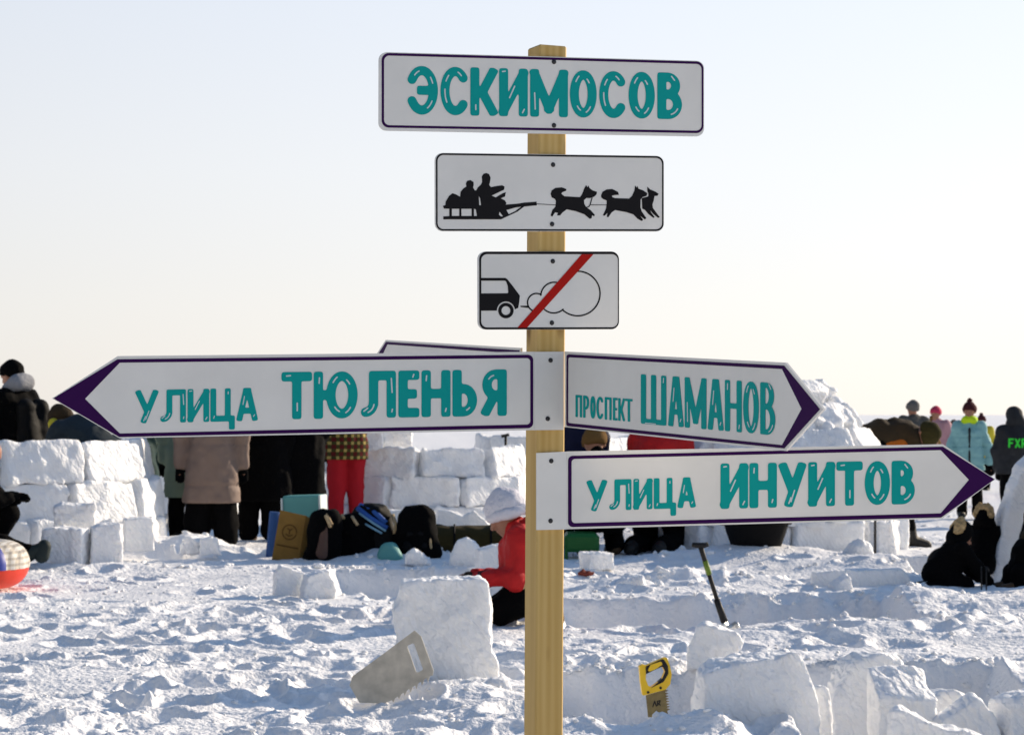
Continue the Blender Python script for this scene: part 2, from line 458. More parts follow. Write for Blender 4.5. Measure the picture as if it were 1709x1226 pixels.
M['skin'] = mat('skin', (.34, .17, .11), .6, .3, sss=.1)
M['hair'] = mat('brown hair', (.035, .02, .012), .7, .3)
M['boot'] = mat('black boot', (.010, .009, .008), .6, .3, bump=.003)
M['bootbrown'] = mat('brown boot', (.075, .04, .016), .6, .3, bump=.003)
M['sole'] = mat('boot sole', (.012, .022, .022), .7, .3)
M['paper'] = mat('brown paper', (.24, .135, .035), .85, .1, var=.1, scale=14, bump=.003, bscale=25)
M['print'] = mat('dark brown print', (.085, .042, .012), .85, .1)
M['tealbox'] = mat('teal foam', (.11, .33, .31), .6, .3)
M['foamedge'] = mat('pale foam edge', (.66, .72, .7), .7, .2)
M['mat'] = mat('blue foam mat', (.03, .085, .24), .7, .2)
M['bagtaupe'] = mat('taupe bag cloth', (.105, .06, .045), .8, .2)
M['cream'] = mat('cream strap', (.5, .36, .2), .8, .2)
M['bluestripe'] = mat('blue webbing', (.03, .10, .35), .7, .2)
M['blue2'] = mat('pale blue webbing', (.2, .38, .5), .7, .2)
M['khaki'] = mat('dark khaki canvas', (.045, .033, .010), .85, .15, var=.2)
M['steel'] = mat('worn aluminium', (.50, .46, .385), .55, .4, .25, var=.2, scale=18, bump=.0015, bscale=50)
M['blade'] = mat('saw blade steel', (.20, .155, .065), .5, .5, .4, var=.25, scale=30)
M['shovel'] = mat('shovel aluminium', (.62, .62, .6), .35, .5, .8)
M['yplastic'] = mat('yellow plastic', (.78, .50, .015), .4, .4)
M['bplastic'] = mat('black rubber', (.010, .010, .011), .6, .3)
M['gpole'] = mat('green shaft', (.13, .2, .02), .5, .3)
M['gsled'] = mat('green plastic', (.012, .12, .02), .5, .3)
M['tubred'] = mat('red vinyl coated cloth', (.62, .035, .012), .5, .35)
M['pole'] = mat('black pole', (.012, .011, .010), .6, .3)
M['scrap'] = mat('red brown scrap', (.2, .045, .03), .8, .2)
M['eye'] = mat('dark eye', (.01, .008, .006), .3, .5)
def plaid_mat(name, base, l1, l2, sc, zs):
    m = bpy.data.materials.new(name); m.use_nodes = True; n, l = m.node_tree.nodes, m.node_tree.links; b = n['Principled BSDF']
    b.inputs['Roughness'].default_value = .85; b.inputs['Specular IOR Level'].default_value = .15
    tc = n.new('ShaderNodeTexCoord'); sp = n.new('ShaderNodeSeparateXYZ'); l.new(tc.outputs['Object'], sp.inputs[0])
    def band(o, s, th):
        q = n.new('ShaderNodeMath'); q.operation = 'MULTIPLY'; q.inputs[1].default_value = s; l.new(sp.outputs[o], q.inputs[0])
        f = n.new('ShaderNodeMath'); f.operation = 'FRACT'; l.new(q.outputs[0], f.inputs[0])
        g = n.new('ShaderNodeMath'); g.operation = 'LESS_THAN'; g.inputs[1].default_value = th; l.new(f.outputs[0], g.inputs[0]); return g
    a, c = band('X', sc, .42), band('Z', zs, .42)
    mul = n.new('ShaderNodeMath'); mul.operation = 'MULTIPLY'; l.new(a.outputs[0], mul.inputs[0]); l.new(c.outputs[0], mul.inputs[1])
    ad = n.new('ShaderNodeMath'); ad.operation = 'MAXIMUM'; l.new(a.outputs[0], ad.inputs[0]); l.new(c.outputs[0], ad.inputs[1])
    m1 = n.new('ShaderNodeMixRGB'); m1.inputs[1].default_value = base + (1,); m1.inputs[2].default_value = l1 + (1,); l.new(ad.outputs[0], m1.inputs[0])
    m2 = n.new('ShaderNodeMixRGB'); m2.inputs[2].default_value = l2 + (1,); l.new(m1.outputs[0], m2.inputs[1]); l.new(mul.outputs[0], m2.inputs[0])
    l.new(m2.outputs[0], b.inputs['Base Color']); return m
M['plaid'] = plaid_mat('tartan cloth', (.10, .010, .010), (.055, .05, .014), (.40, .30, .09), 13.5, 13.0)
M['tubgrid'] = plaid_mat('checked vinyl cloth', (.62, .60, .56), (.46, .42, .36), (.3, .28, .26), 24, 24)
M['tubblue'] = mat('blue vinyl cloth', (.03, .05, .30), .5, .35)

# ------------------------------------------------------------------ the snow field
# cut trenches: (left px, right px, row of the far lip, row of the near lip, depth)
PITS = [(948, 1505, 998, 1048, .30), (548, 872, 950, 990, .26), (925, 1185, 1120, 1205, .30), (1330, 1790, 1112, 1320, .30),
        (1530, 1790, 935, 978, .20)]
# mounds: (px, row, rx m, ry m, height m)
MOUNDS = [(1245, 938, 1.0, .6, .15), (1150, 905, .7, .9, .13), (1010, 905, .5, .5, .12), (960, 905, .35, .4, .10), (1460, 950, .8, .5, .10), (1640, 1012, 1.2, .35, .05),
          (1470, 1045, .8, .4, .10), (1560, 1065, 1.0, .4, .08), (330, 925, .45, .3, .14), (260, 925, .5, .3, .10), (240, 950, .7, .35, .05), (640, 935, .3, .2, .07), (700, 930, .22, .15, .12),
          (560, 958, .4, .3, .05), (1030, 985, .3, .25, .10), (760, 1168, .35, .12, .04), (645, 1186, .30, .14, -.06), (1010, 1216, .5, .12, .05), (1180, 1222, .2, .1, .06), (1470, 1140, .28, .45, .24), (1620, 1120, .3, .3, .10),
          (1090, 975, .4, .2, .08), (1230, 975, .6, .25, .07), (1500, 1010, .5, .3, .07), (100, 1020, .9, .35, .03), (880, 1195, .5, .25, .05)]
PR = random.Random(5)
FEET = []
for i in range(700):
    D = 8.2 * (2.6 ** PR.random()); x = PR.uniform(-.26, .26) * D
    FEET.append((x, D, PR.uniform(.05, .13), PR.uniform(.07, .2), PR.uniform(-1.2, 1.2), PR.uniform(.02, .055)))
def pit_mask(x, y):
    out = []
    for (a, b, r0, r1, dep) in PITS:
        D0, D1 = gd(r0), gd(r1)
        xa, xb = (a - CX) / F * (D0 + D1) / 2, (b - CX) / F * (D0 + D1) / 2
        wob = .05 * gn2(x / .7, y * 0 + r0, 31) + .018 * gn2(x / .16, y * 0 + r0, 32)
        sm = lambda t, w: np.clip(t / w + .5, 0, 1)
        gate = sm(x - xa, .12) * sm(xb - x, .12)
        out.append((dep, sm(D0 + wob - y, .05) * sm(y - D1 + .10 * gn2(x / .5, y * 0 + r1, 33), .22) * gate,
                    sm(D0 + .04 - y, .05) * sm(y - D1 + .45, .3) * gate))
    return out
def base_h(x, y):
    x = np.asarray(x, float); y = np.asarray(y, float)
    h = .026 * gn2(x / 2.3, y / 2.3, 1) + .022 * gn2(x / .9, y / .9, 2)
    for (p, r, rx, ry, a) in MOUNDS:
        D = gd(r); cx = (p - CX) / F * D
        w = ((x - cx) / rx)**2 + ((y - D) / ry)**2
        h = h + a * np.exp(-w * 1.3)
    for dep, m, _ in pit_mask(x, y): h = h - dep * m
    return h
def full_h(x, y):
    h = base_h(x, y)
    far = 1 / (1 + (y / 45.0)**2)
    wx, wy = x + .05 * gn2(x / .2, y / .2, 90), y + .05 * gn2(x / .2, y / .2, 91)
    patch = np.clip(.7 + .95 * gn2(x / 1.1, y / 1.5, 12) + .12 * np.tanh(x), .12, 1.35)
    for _, _, calm in pit_mask(x, y): patch = patch * (1 - .8 * calm)
    h = h + far * (.018 * patch * gn2(wx / .46, wy / .30, 3) + .0095 * patch * gn2(wx / .19, wy / .15, 4))
    r1 = 1 - np.abs(gn2(wx / .33, wy / .22, 8)) * 1.6
    h = h + far * patch * .012 * np.clip(r1, -.5, 1)
    near = 1 / (1 + (y / 16.0)**3)
    h = h + (.35 + .65 * near) * far * patch * (.009 * gn2(x / .085, y / .07, 5)) + near * .5 * (.3 + patch) * .0075 * gn2(x / .036, y / .033, 6) + near * .0022 * gn2(x / .016, y / .016, 7)
    h = h + (y > 60) * .05 * gn2(x / 9, y / 9, 9)
    for (fx, fy, a, b, an, d) in FEET:
        m = (np.abs(x - fx) < .45) & (np.abs(y - fy) < .45)
        if not m.any(): continue
        dx, dy = x[m] - fx, y[m] - fy; c, s = math.cos(an), math.sin(an)
        w = ((dx * c + dy * s) / a)**2 + ((-dx * s + dy * c) / b)**2
        h[m] += -d * np.exp(-w**1.5) + .35 * d * np.exp(-((np.sqrt(w) - 1.35) / .3)**2)
    return h
def hz(x, y): return float(base_h(np.array([x]), np.array([y]))[0])
rows = np.concatenate([np.geomspace(5.2, 8.0, 60)[:-1], np.geomspace(8.0, 30, 780)[:-1], np.geomspace(30, 90, 90)[:-1], np.geomspace(90, 6000, 40)])
tt = np.concatenate([-np.geomspace(.30, 2.5, 14)[::-1], np.linspace(-.27, .27, 940), np.geomspace(.30, 2.5, 14)])
GY, GT = np.meshgrid(rows, tt, indexing='ij')
GX = GT * GY
GZ = full_h(GX.ravel(), GY.ravel()).reshape(GX.shape)
GZ = GZ - np.where(GY > 90, GY**2 / (2 * 6.4e6), 0)
V = np.stack([GX, GY, GZ], -1).reshape(-1, 3)
nr, nc = GX.shape
idx = np.arange(nr * nc).reshape(nr, nc)
Q = np.stack([idx[:-1, :-1], idx[:-1, 1:], idx[1:, 1:], idx[1:, :-1]], -1).reshape(-1, 4)
# the field goes on round and behind the photographer
e0 = len(V)
ex = np.array([[-6000, -6000, -.5], [6000, -6000, -.5], [6000, 6000, -.5], [-6000, 6000, -.5], [-13.0, 5.2, -.03], [13.0, 5.2, -.03], [13.0, -12, -.03], [-13, -12, -.03]])
V = np.concatenate([V, ex])
Q = np.concatenate([Q, np.array([[e0 + 7, e0 + 6, e0 + 5, e0 + 4], [e0, e0 + 1, e0 + 6, e0 + 7], [e0 + 1, e0 + 2, e0 + 5, e0 + 6], [e0 + 3, e0, e0 + 7, e0 + 4]])])
g = np_mesh('ground', V, Q, M['snow']); tag(g, 'trampled snow field on the frozen lake', None, kind='structure')

# ------------------------------------------------------------------ lettering (strokes in a unit box, y up)
def arc(cx, cy, rx, ry, a0, a1, n=18):
    return [(cx + rx * math.cos(R(a0 + (a1 - a0) * i / n)), cy + ry * math.sin(R(a0 + (a1 - a0) * i / n))) for i in range(n + 1)]
def bowl(x0, xr, y0, y1, flip=False):
    m = (y0 + y1) / 2; xs = x0 + (xr - x0) * .42
    L = [(x0, y1), (xs, y1)] + arc(xs, m, xr - xs, (y1 - y0) / 2, 90, -90, 10) + [(x0, y0)]
    return [(1 - p[0], p[1]) for p in L] if flip else L
G = {
 'Э': [arc(.42, .5, .58, .5, 148, -148, 26), [(.4, .5), (1, .5)]],
 'С': [arc(.55, .5, .55, .5, 42, 318, 26)],
 'К': [[(0, 0), (0, 1)], [(0, .49), (.42, .49)], [(.42, .49), (1, 1)], [(.42, .49), (1, 0)]],
 'И': [[(0, 0), (0, 1)], [(1, 0), (1, 1)], [(0, .02), (1, .98)]],
 'М': [[(0, 0), (0, 1)], [(0, 1), (.5, .1), (1, 1)], [(1, 0), (1, 1)]],
 'О': [arc(.5, .5, .5, .5, 0, 360, 30)],
 'В': [[(0, 0), (0, 1)], bowl(0, .88, .54, 1), bowl(0, 1, 0, .54)],
 'У': [[(0, 1), (.44, .42)], [(1, 1), (.32, 0)]],
 'Л': [[(1, 0), (1, 1), (.34, 1), (.34, .3)] , arc(.04, .3, .30, .27, 0, -90, 8)],
 'Ц': [[(0, 1), (0, 0), (.78, 0), (.78, 1)], [(.78, 0), (1, 0), (1, -.30)]],
 'А': [[(0, 0), (.42, 1), (.58, 1), (1, 0)], [(.14, .27), (.86, .27)]],
 'Т': [[(0, 1), (1, 1)], [(.5, 1), (.5, 0)]],
 'Ю': [[(0, 0), (0, 1)], [(0, .5), (.36, .5)], arc(.68, .5, .32, .5, 0, 360, 28)],
 'Е': [[(1, 1), (0, 1), (0, 0), (1, 0)], [(0, .5), (.8, .5)]],
 'Н': [[(0, 0), (0, 1)], [(1, 0), (1, 1)], [(0, .5), (1, .5)]],
 'Ь': [[(0, 1), (0, 0)], bowl(0, 1, 0, .62)],
 'Я': [[(1, 0), (1, 1)], bowl(0, .95, .43, 1, True), [(.52, .43), (0, 0)]],
 'П': [[(0, 0), (0, 1), (1, 1), (1, 0)]],
 'Р': [[(0, 0), (0, 1)], bowl(0, 1, .42, 1)],
 'Ш': [[(0, 1), (0, 0), (1, 0), (1, 1)], [(.5, 0), (.5, 1)]],
 'F': [[(1, 1), (0, 1), (0, 0)], [(0, .52), (.8, .52)]],
 'X': [[(0, 0), (1, 1)], [(0, 1), (1, 0)]],
 'R': [[(0, 0), (0, 1)], bowl(0, 1, .48, 1), [(.45, .48), (1, 0)]],
}
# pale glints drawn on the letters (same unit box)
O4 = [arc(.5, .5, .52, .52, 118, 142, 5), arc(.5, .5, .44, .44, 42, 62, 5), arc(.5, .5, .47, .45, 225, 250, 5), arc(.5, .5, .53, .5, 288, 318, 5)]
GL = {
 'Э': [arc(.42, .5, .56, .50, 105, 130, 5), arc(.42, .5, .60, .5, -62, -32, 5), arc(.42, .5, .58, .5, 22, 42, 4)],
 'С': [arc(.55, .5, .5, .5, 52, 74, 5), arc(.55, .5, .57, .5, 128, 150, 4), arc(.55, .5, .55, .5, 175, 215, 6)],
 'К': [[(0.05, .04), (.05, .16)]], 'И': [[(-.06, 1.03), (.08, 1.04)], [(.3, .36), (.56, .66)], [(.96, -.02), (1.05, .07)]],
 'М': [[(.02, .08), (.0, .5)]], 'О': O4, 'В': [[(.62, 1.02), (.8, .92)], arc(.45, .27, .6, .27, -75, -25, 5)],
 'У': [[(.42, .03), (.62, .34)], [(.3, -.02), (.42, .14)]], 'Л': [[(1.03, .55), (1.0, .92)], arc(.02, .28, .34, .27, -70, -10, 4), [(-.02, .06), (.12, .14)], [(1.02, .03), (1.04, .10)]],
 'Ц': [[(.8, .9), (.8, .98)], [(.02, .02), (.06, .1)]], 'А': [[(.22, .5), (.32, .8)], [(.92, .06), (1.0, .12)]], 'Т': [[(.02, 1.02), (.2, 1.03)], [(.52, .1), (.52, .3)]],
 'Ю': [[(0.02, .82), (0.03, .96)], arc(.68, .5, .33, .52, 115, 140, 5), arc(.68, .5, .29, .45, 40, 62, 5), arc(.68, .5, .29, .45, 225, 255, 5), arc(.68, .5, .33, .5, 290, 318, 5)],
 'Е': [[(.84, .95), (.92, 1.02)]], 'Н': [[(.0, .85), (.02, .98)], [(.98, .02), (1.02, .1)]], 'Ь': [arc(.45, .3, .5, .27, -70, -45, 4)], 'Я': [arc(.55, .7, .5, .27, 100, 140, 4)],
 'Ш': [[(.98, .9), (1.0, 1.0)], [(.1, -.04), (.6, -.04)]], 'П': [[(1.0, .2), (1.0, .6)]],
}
def letters(word, xs, top, bot, t):
    """photograph-pixel outline loops of a word; xs = (x0,x1) per letter, top/bot = ((x,y),(x,y)) lines"""
    ln = lambda L, x: L[0][1] + (L[1][1] - L[0][1]) * (x - L[0][0]) / (L[1][0] - L[0][0])
    out, gl = [], []
    for ch, (x0, x1) in zip(word, xs):
        w = x1 - x0; xm = (x0 + x1) / 2; h = ln(bot, xm) - ln(top, xm)
        tw = t * 1.04
        f = lambda L: [(tw / 2 + p[0] * (w - tw), tw / 2 + p[1] * (h - tw)) for p in L]
        def back(L):
            r = []
            for (u, v) in L:
                x = x0 + u; yt, yb = ln(top, x), ln(bot, x); r.append((x, yb + (yt - yb) * v / h))
            return r
        out.append([back(L) for L in contours([f(L) for L in G[ch]], tw, None, True, (0, h) if ch != 'Ц' else (-.45 * h, h))])
        gl.append([])
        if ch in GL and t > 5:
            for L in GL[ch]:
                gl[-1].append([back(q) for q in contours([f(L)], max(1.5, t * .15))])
    return out, gl

# ------------------------------------------------------------------ signs
YAW = 23.0
POST_C = px(908, HZ, 5.64)             # centre of the post at eye height
PW = .0775
u0 = np.array([math.cos(R(YAW)), math.sin(R(YAW)), 0]); n0 = np.array([math.sin(R(YAW)), -math.cos(R(YAW)), 0])
FACE = POST_C + n0 * PW / 2            # on the front face
RIGHT = POST_C + u0 * PW / 2
LEFT = POST_C - u0 * PW / 2
class Plane:
    """a board's own plane: through P, horizontal direction at yaw a"""
    def __init__(s, P, a):
        s.P = np.array(P, float); s.u = np.array([math.cos(R(a)), math.sin(R(a)), 0.]); s.v = np.array([0, 0, 1.]); s.n = np.array([math.sin(R(a)), -math.cos(R(a)), 0.])
        if s.n @ (np.array([0, 0, EYE]) - s.P) < 0: s.n = -s.n
    def hit(s, x, y, off=0.0):
        d = np.array([(x - CX) / F, 1.0, -(y - HZ) / F]); o = np.array([0, 0, EYE])
        t = ((s.P + s.n * off - o) @ s.n) / (d @ s.n); p = o + d * t
        return p - s.P
    def loc2(s, x, y, off=0.0):
        p = s.hit(x, y, off); return (p @ s.u, p @ s.v)
    def w(s, a, b, off): return s.P + s.u * a + s.v * b + s.n * off
def sheet(name, pl, loops_list, m, off, thick, parent, root):
    """a cut sheet lying on the plane: loops in photograph pixels; one mesh"""
    V, Fc = [], []
    for loops in loops_list:
        L2 = [[pl.loc2(x, y, off) for x, y in L] for L in loops]
        P, fs = in_loops(L2)
        if not len(fs): continue
        k = len(V)
        V += [pl.w(a, b, off) - root for a, b in P]
        def area(f): return sum(P[f[i]][0] * P[f[(i + 1) % len(f)]][1] - P[f[(i + 1) % len(f)]][0] * P[f[i]][1] for i in range(len(f)))
        sgn = 1 if np.cross(pl.u, pl.v) @ pl.n > 0 else -1
        fs = [tuple(f) if area(f) * sgn > 0 else tuple(f)[::-1] for f in fs]
        Fc += [tuple(i + k for i in f) for f in fs]
        if thick:
            k2 = len(V); V += [pl.w(a, b, off - thick) - root for a, b in P]
            Fc += [tuple(i + k2 for i in f)[::-1] for f in fs]
            he = set()
            for f in fs:
                for i in range(len(f)): he.add((f[i], f[(i + 1) % len(f)]))
            for (a, b) in he:
                if (b, a) not in he: Fc.append((k + b, k + a, k2 + a, k2 + b))
    return mesh(name, V, Fc, m, parent, False)
def screws(pl, pts, off, parent, root, r=.0062):
    for (x, y) in pts:
        p = pl.loc2(x, y, off); c = pl.w(p[0], p[1], off) - root
        b = MB(); b.tube([c - pl.n * .004, c + pl.n * .001, c + pl.n * .0028, c + pl.n * .0036], [r, r, r * .8, r * .35], 14)
        b.build('screw', M['screw'], parent, True)
def sign(name, label, pl, panel, thick=.005, cat='sign'):
    c = np.mean([pl.hit(*p) for p in panel], 0) + pl.P
    root = np.array(c)
    e = empty(name, root, label, cat, 'sign boards on the timber post')
    sheet('panel', pl, [[panel]], M['panel'], 0.0, thick, e, root)
    return e, root
def words(pl, e, root, ws):
    for w in ws:
        L, gl = letters(*w)
        for k, one in enumerate(L):
            o = sheet('letter', pl, [one], M['teal'], .0008, 0, e, root)
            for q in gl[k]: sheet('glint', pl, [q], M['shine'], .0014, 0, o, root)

# timber post, a touch off plumb
pb = MB(); pb.box((0, 0, 0), (PW, PW, 2.55), bev=.004)
top_z = EYE + (HZ - 79) / F * 5.64
po = pb.build('sign_post', M['wood'], None, False, (POST_C[0], POST_C[1], top_z - 1.275))
po.rotation_euler = (0, R(.35), R(YAW)); po.location.x += .001
tag(po, 'square pine timber post carrying all the sign boards', 'post')

# 1 name board
pl = Plane(FACE + n0 * .0065, YAW)
e, rt = sign('street_name_sign', 'wide rounded name board at the very top of the post, one long word in teal', pl, rounded([(632.8, 87), (1175, 102), (1175, 228), (632.5, 218)], 13))
sheet('border', pl, [[rounded([(637, 88.5), (1174, 103.2), (1174, 222.6), (637, 213)], 12), rounded([(641, 92.8), (1171, 107.2), (1171, 218.4), (641, 209)], 9)]], M['purple'], .0006, 0, e, rt)
words(pl, e, rt, [('ЭСКИМОСОВ', [(682.5, 731), (735, 782), (785, 830), (833, 881), (884.7, 948), (951, 996), (1000, 1045), (1049, 1093), (1097, 1138.5)], ((690, 110.0), (1138, 122)), ((690, 191.5), (1138, 199.5)), 14.6)])
screws(pl, [(924.5, 103.5), (924.5, 209.5)], 0.0, e, rt)

# 2 dog sled board
pl2 = Plane(FACE + n0 * .0065, YAW)
e, rt = sign('dog_sled_sign', 'rounded white board with black dog sled silhouettes, second from the top', pl2, rounded([(726.3, 255), (1108, 260.3), (1108, 386.3), (726.5, 385.8)], 13))
sheet('border', pl2, [[rounded([(727.6, 255.8), (1107.4, 261), (1107.4, 385.6), (727.8, 385)], 12), rounded([(730.2, 258.6), (1105, 263.8), (1105, 382.8), (730.4, 382.4)], 10)]], M['black_vinyl'], .0006, 0, e, rt)
z3 = lambda L: [(720 + x / 4.2725, 250 + y / 4.2725) for x, y in L]
sled = [(82, 400), (100, 395), (102, 370), (125, 330), (150, 310), (175, 318), (205, 335), (208, 300), (228, 276), (250, 262), (246, 240), (255, 222), (278, 216), (300, 230), (302, 250), (297, 268), (310, 290), (320, 290), (330, 270), (352, 250), (362, 232), (360, 190), (372, 172), (392, 166), (412, 175), (422, 200), (417, 235), (412, 250), (425, 267), (470, 258), (505, 253), (522, 263), (518, 285), (480, 303), (430, 327), (460, 340), (485, 324), (510, 310), (531, 302), (525, 334), (495, 346), (525, 362), (535, 380), (530, 391), (610, 385), (660, 377), (750, 370), (752, 396), (662, 405), (612, 442), (552, 470), (497, 496), (85, 496), (85, 475), (128, 473), (128, 421), (90, 420)]
h1 = [(146, 421), (146, 472), (199, 472), (199, 421)]; h2 = [(214, 421), (214, 472), (287, 472), (287, 421)]; h3 = [(303, 421), (304, 472), (325, 473), (317, 425)]
h4 = [(338, 330), (341, 395), (354, 396), (347, 345)]; h5 = [(535, 430), (600, 412), (640, 406), (598, 438), (552, 460)]; h6 = [(486, 442), (511, 474), (496, 476), (481, 462)]
sl = sheet('sled_silhouette', pl2, [[z3(q) for q in (sled, h1, h2, h3, h4, h5, h6)]], M['black_vinyl'], .0008, 0, e, rt)
dog1 = [(850, 315), (858, 290), (885, 272), (930, 268), (962, 280), (962, 292), (932, 303), (927, 315), (950, 332), (1060, 338), (1075, 315), (1090, 275), (1103, 252), (1114, 268), (1120, 255), (1129, 275), (1150, 290), (1181, 300), (1178, 318), (1160, 335), (1130, 345), (1105, 344), (1088, 360), (1090, 385), (1105, 410), (1137, 432), (1166, 465), (1160, 475), (1146, 466), (1143, 487), (1130, 493), (1090, 460), (1030, 438), (965, 425), (935, 447), (918, 468), (896, 468), (902, 450), (882, 446), (862, 477), (850, 470), (862, 430), (885, 405), (888, 365), (880, 350), (858, 340)]
dog2 = [(1210, 325), (1220, 300), (1250, 283), (1290, 280), (1330, 300), (1338, 321), (1310, 323), (1288, 327), (1290, 338), (1310, 345), (1410, 348), (1430, 330), (1448, 290), (1452, 255), (1465, 270), (1470, 258), (1477, 278), (1510, 290), (1540, 310), (1534, 329), (1505, 338), (1492, 355), (1491, 410), (1500, 440), (1533, 488), (1522, 497), (1490, 472), (1510, 500), (1500, 508), (1470, 492), (1440, 461), (1390, 445), (1310, 430), (1285, 447), (1262, 481), (1250, 478), (1256, 450), (1236, 470), (1222, 468), (1245, 420), (1250, 385), (1250, 362), (1225, 352), (1212, 340)]
dog3 = [(1539, 263), (1560, 283), (1600, 300), (1621, 315), (1611, 328), (1591, 330), (1586, 360), (1576, 390), (1580, 415), (1605, 450), (1629, 481), (1616, 486), (1582, 457), (1561, 432), (1566, 446), (1593, 482), (1581, 485), (1545, 456), (1522, 428), (1503, 420), (1500, 345), (1546, 333), (1547, 311), (1540, 295)]
for dg in (dog1, dog2, dog3): sheet('dog_silhouette', pl2, [[z3(dg)]], M['black_vinyl'], .0008, 0, e, rt)
har = [[(750, 386), (885, 394)], [(1130, 393), (1250, 393)]]
sheet('harness_line', pl2, [contours([z3(har[0])], 1.0, .25)], M['black_vinyl'], .0011, 0, e, rt)
sheet('harness_line', pl2, [contours([z3(har[1])], 1.0, .25)], M['black_vinyl'], .0011, 0, e, rt)
sheet('harness_collar', pl2, [contours([z3([(1146, 342), (1132, 392), (1124, 405), (1106, 412)])], 1.6, .3)], M['black_vinyl'], .0014, 0, e, rt)
screws(pl2, [(923, 275), (921.3, 374)], 0.0, e, rt)

# 3 exhaust board
e, rt = sign('exhaust_sign', 'small rounded board with black car, smoke cloud and red diagonal bar, third from the top', pl2, rounded([(797.6, 419.6), (1033.2, 419.6), (1033.2, 549.6), (797.8, 549.8)], 13))
z4 = lambda L: [(780 + x / 6.1036, 410 + y / 6.1036) for x, y in L]
sheet('border', pl2, [[rounded(z4([(121, 60), (1544, 60), (1544, 848), (122, 854)]), 12.5), rounded(z4([(141, 86), (1534, 86), (1534, 830), (141, 832)]), 10)]], M['black_vinyl'], .0006, 0, e, rt)
circ = lambda cx, cy, r, a0=0, a1=360, n=30: [(cx + r * math.cos(R(a0 + (a1 - a0) * i / n)), cy + r * math.sin(R(a0 + (a1 - a0) * i / n))) for i in range(n + (a1 - a0 < 360))]
car = [(138, 328), (388, 328), (408, 342), (470, 420), (535, 508), (528, 580), (518, 632), (484, 648)] + circ(393, 660, 92, -12, -180, 16) + [(138, 662)]
win = rounded([(142, 356), (392, 356), (412, 410), (418, 484), (142, 486)], [0, 18, 0, 12, 0])
sheet('car_silhouette', pl2, [[z4(car), z4(win)]], M['black_vinyl'], .0008, 0, e, rt)
sheet('wheel_silhouette', pl2, [[z4(circ(393, 660, 79)), z4(circ(393, 660, 45))]], M['black_vinyl'], .0008, 0, e, rt)
sheet('exhaust_pipe', pl2, [[z4([(540, 612), (620, 610), (642, 636), (545, 624)])]], M['black_vinyl'], .0008, 0, e, rt)
sheet('smoke_outline', pl2, [contours([z4(q) for q in (circ(1125, 487, 227, 133, -94, 40), circ(888, 512, 140, 183, 280, 20), circ(880, 545, 140, 133, 47, 20), circ(705, 578, 92, 118, 300, 20))], 2.4, .3)], M['black_vinyl'], .0008, 0, e, rt)
sheet('red_bar', pl2, [[z4([(1165, 87), (1285, 87), (608, 834), (511, 834)])]], M['red_vinyl'], .0013, 0, e, rt)
screws(pl2, [(922.5, 436), (921, 538.6)], 0.0, e, rt)

# 4 long arrow to the left, its bracket flat on the post
pb4 = Plane(FACE + n0 * .0065, YAW)
e, rt = sign('arrow_sign', 'long white arrow board pointing left with purple tip and teal lettering', Plane(pb4.hit(891, 650) + pb4.P, 19), [(87.3, 664.5), (197, 594), (891.5, 586.7), (891.5, 717.4), (200, 731)])
pl4 = Plane(pb4.hit(891, 650) + pb4.P, 19)
sheet('bracket', pb4, [[[(891.8, 586.9), (941, 586.6), (941, 717), (891.8, 717.6)]]], M['panel'], 0.0, .005, e, rt)
sheet('border', pl4, [[rounded([(89, 664.5), (196, 599.3), (890, 591.6), (890, 714), (199, 729)], [0, 0, 9, 9, 0]), rounded([(142, 665.2), (200, 605), (885, 597.3), (885, 708), (200, 723)], [0, 0, 6, 6, 0])]], M['purple'], .0006, 0, e, rt)
words(pl4, e, rt, [('УЛИЦА', [(226.5, 264), (266, 310.5), (313, 349.3), (351, 392), (395, 430)], ((245, 650.5), (412, 647)), ((245, 706), (412, 702.3)), 9.6),
                   ('ТЮЛЕНЬЯ', [(469.7, 521), (523.5, 597), (600.4, 661), (664.8, 700), (703.4, 752), (755, 796.5), (803.5, 846)], ((480, 620.6), (846, 616)), ((480, 699.5), (846, 693.6)), 15.2)])
screws(pb4, [(918.8, 601), (914, 698.4)], 0.0, e, rt)

# 5 arrow coming toward the viewer, flat on the post's right side
pl5 = Plane(RIGHT + u0 * .007, YAW - 90)
def on5(x): return x
pl5 = Plane(pb4.hit(942, 650) + pb4.P + u0 * .001, -64.5)
e, rt = sign('arrow_sign', 'foreshortened white arrow board turned toward the viewer right of the post', pl5, [(941.8, 586.3), (1310.5, 604.8), (1374, 682.7), (1311, 752), (942, 712.3)], .006)
sheet('border', pl5, [[rounded([(945.3, 591), (1308.6, 609.8), (1368.5, 682.7), (1309, 748), (944.8, 710.6)], [4, 0, 0, 0, 4]), rounded([(948.4, 596), (1305, 615.6), (1337.6, 682), (1305, 742.3), (948, 705.4)], [3, 0, 0, 0, 3])]], M['purple'], .0006, 0, e, rt)
words(pl5, e, rt, [('ПРОСПЕКТ', [(960.3, 971.5), (973, 983.3), (984.8, 994), (995, 1007), (1009, 1020.8), (1022.7, 1030.8), (1031.6, 1043), (1043.3, 1055.6)], ((960, 658.5), (1056, 665.8)), ((960, 695.5), (1056, 704)), 3.9),
                   ('ШАМАНОВ', [(1069.3, 1112), (1115, 1141), (1142.5, 1179), (1181, 1207.5), (1209.5, 1238), (1240, 1266.5), (1268.5, 1294)], ((1069, 624), (1294, 639)), ((1069, 706.5), (1294, 726.5)), 8.6)])

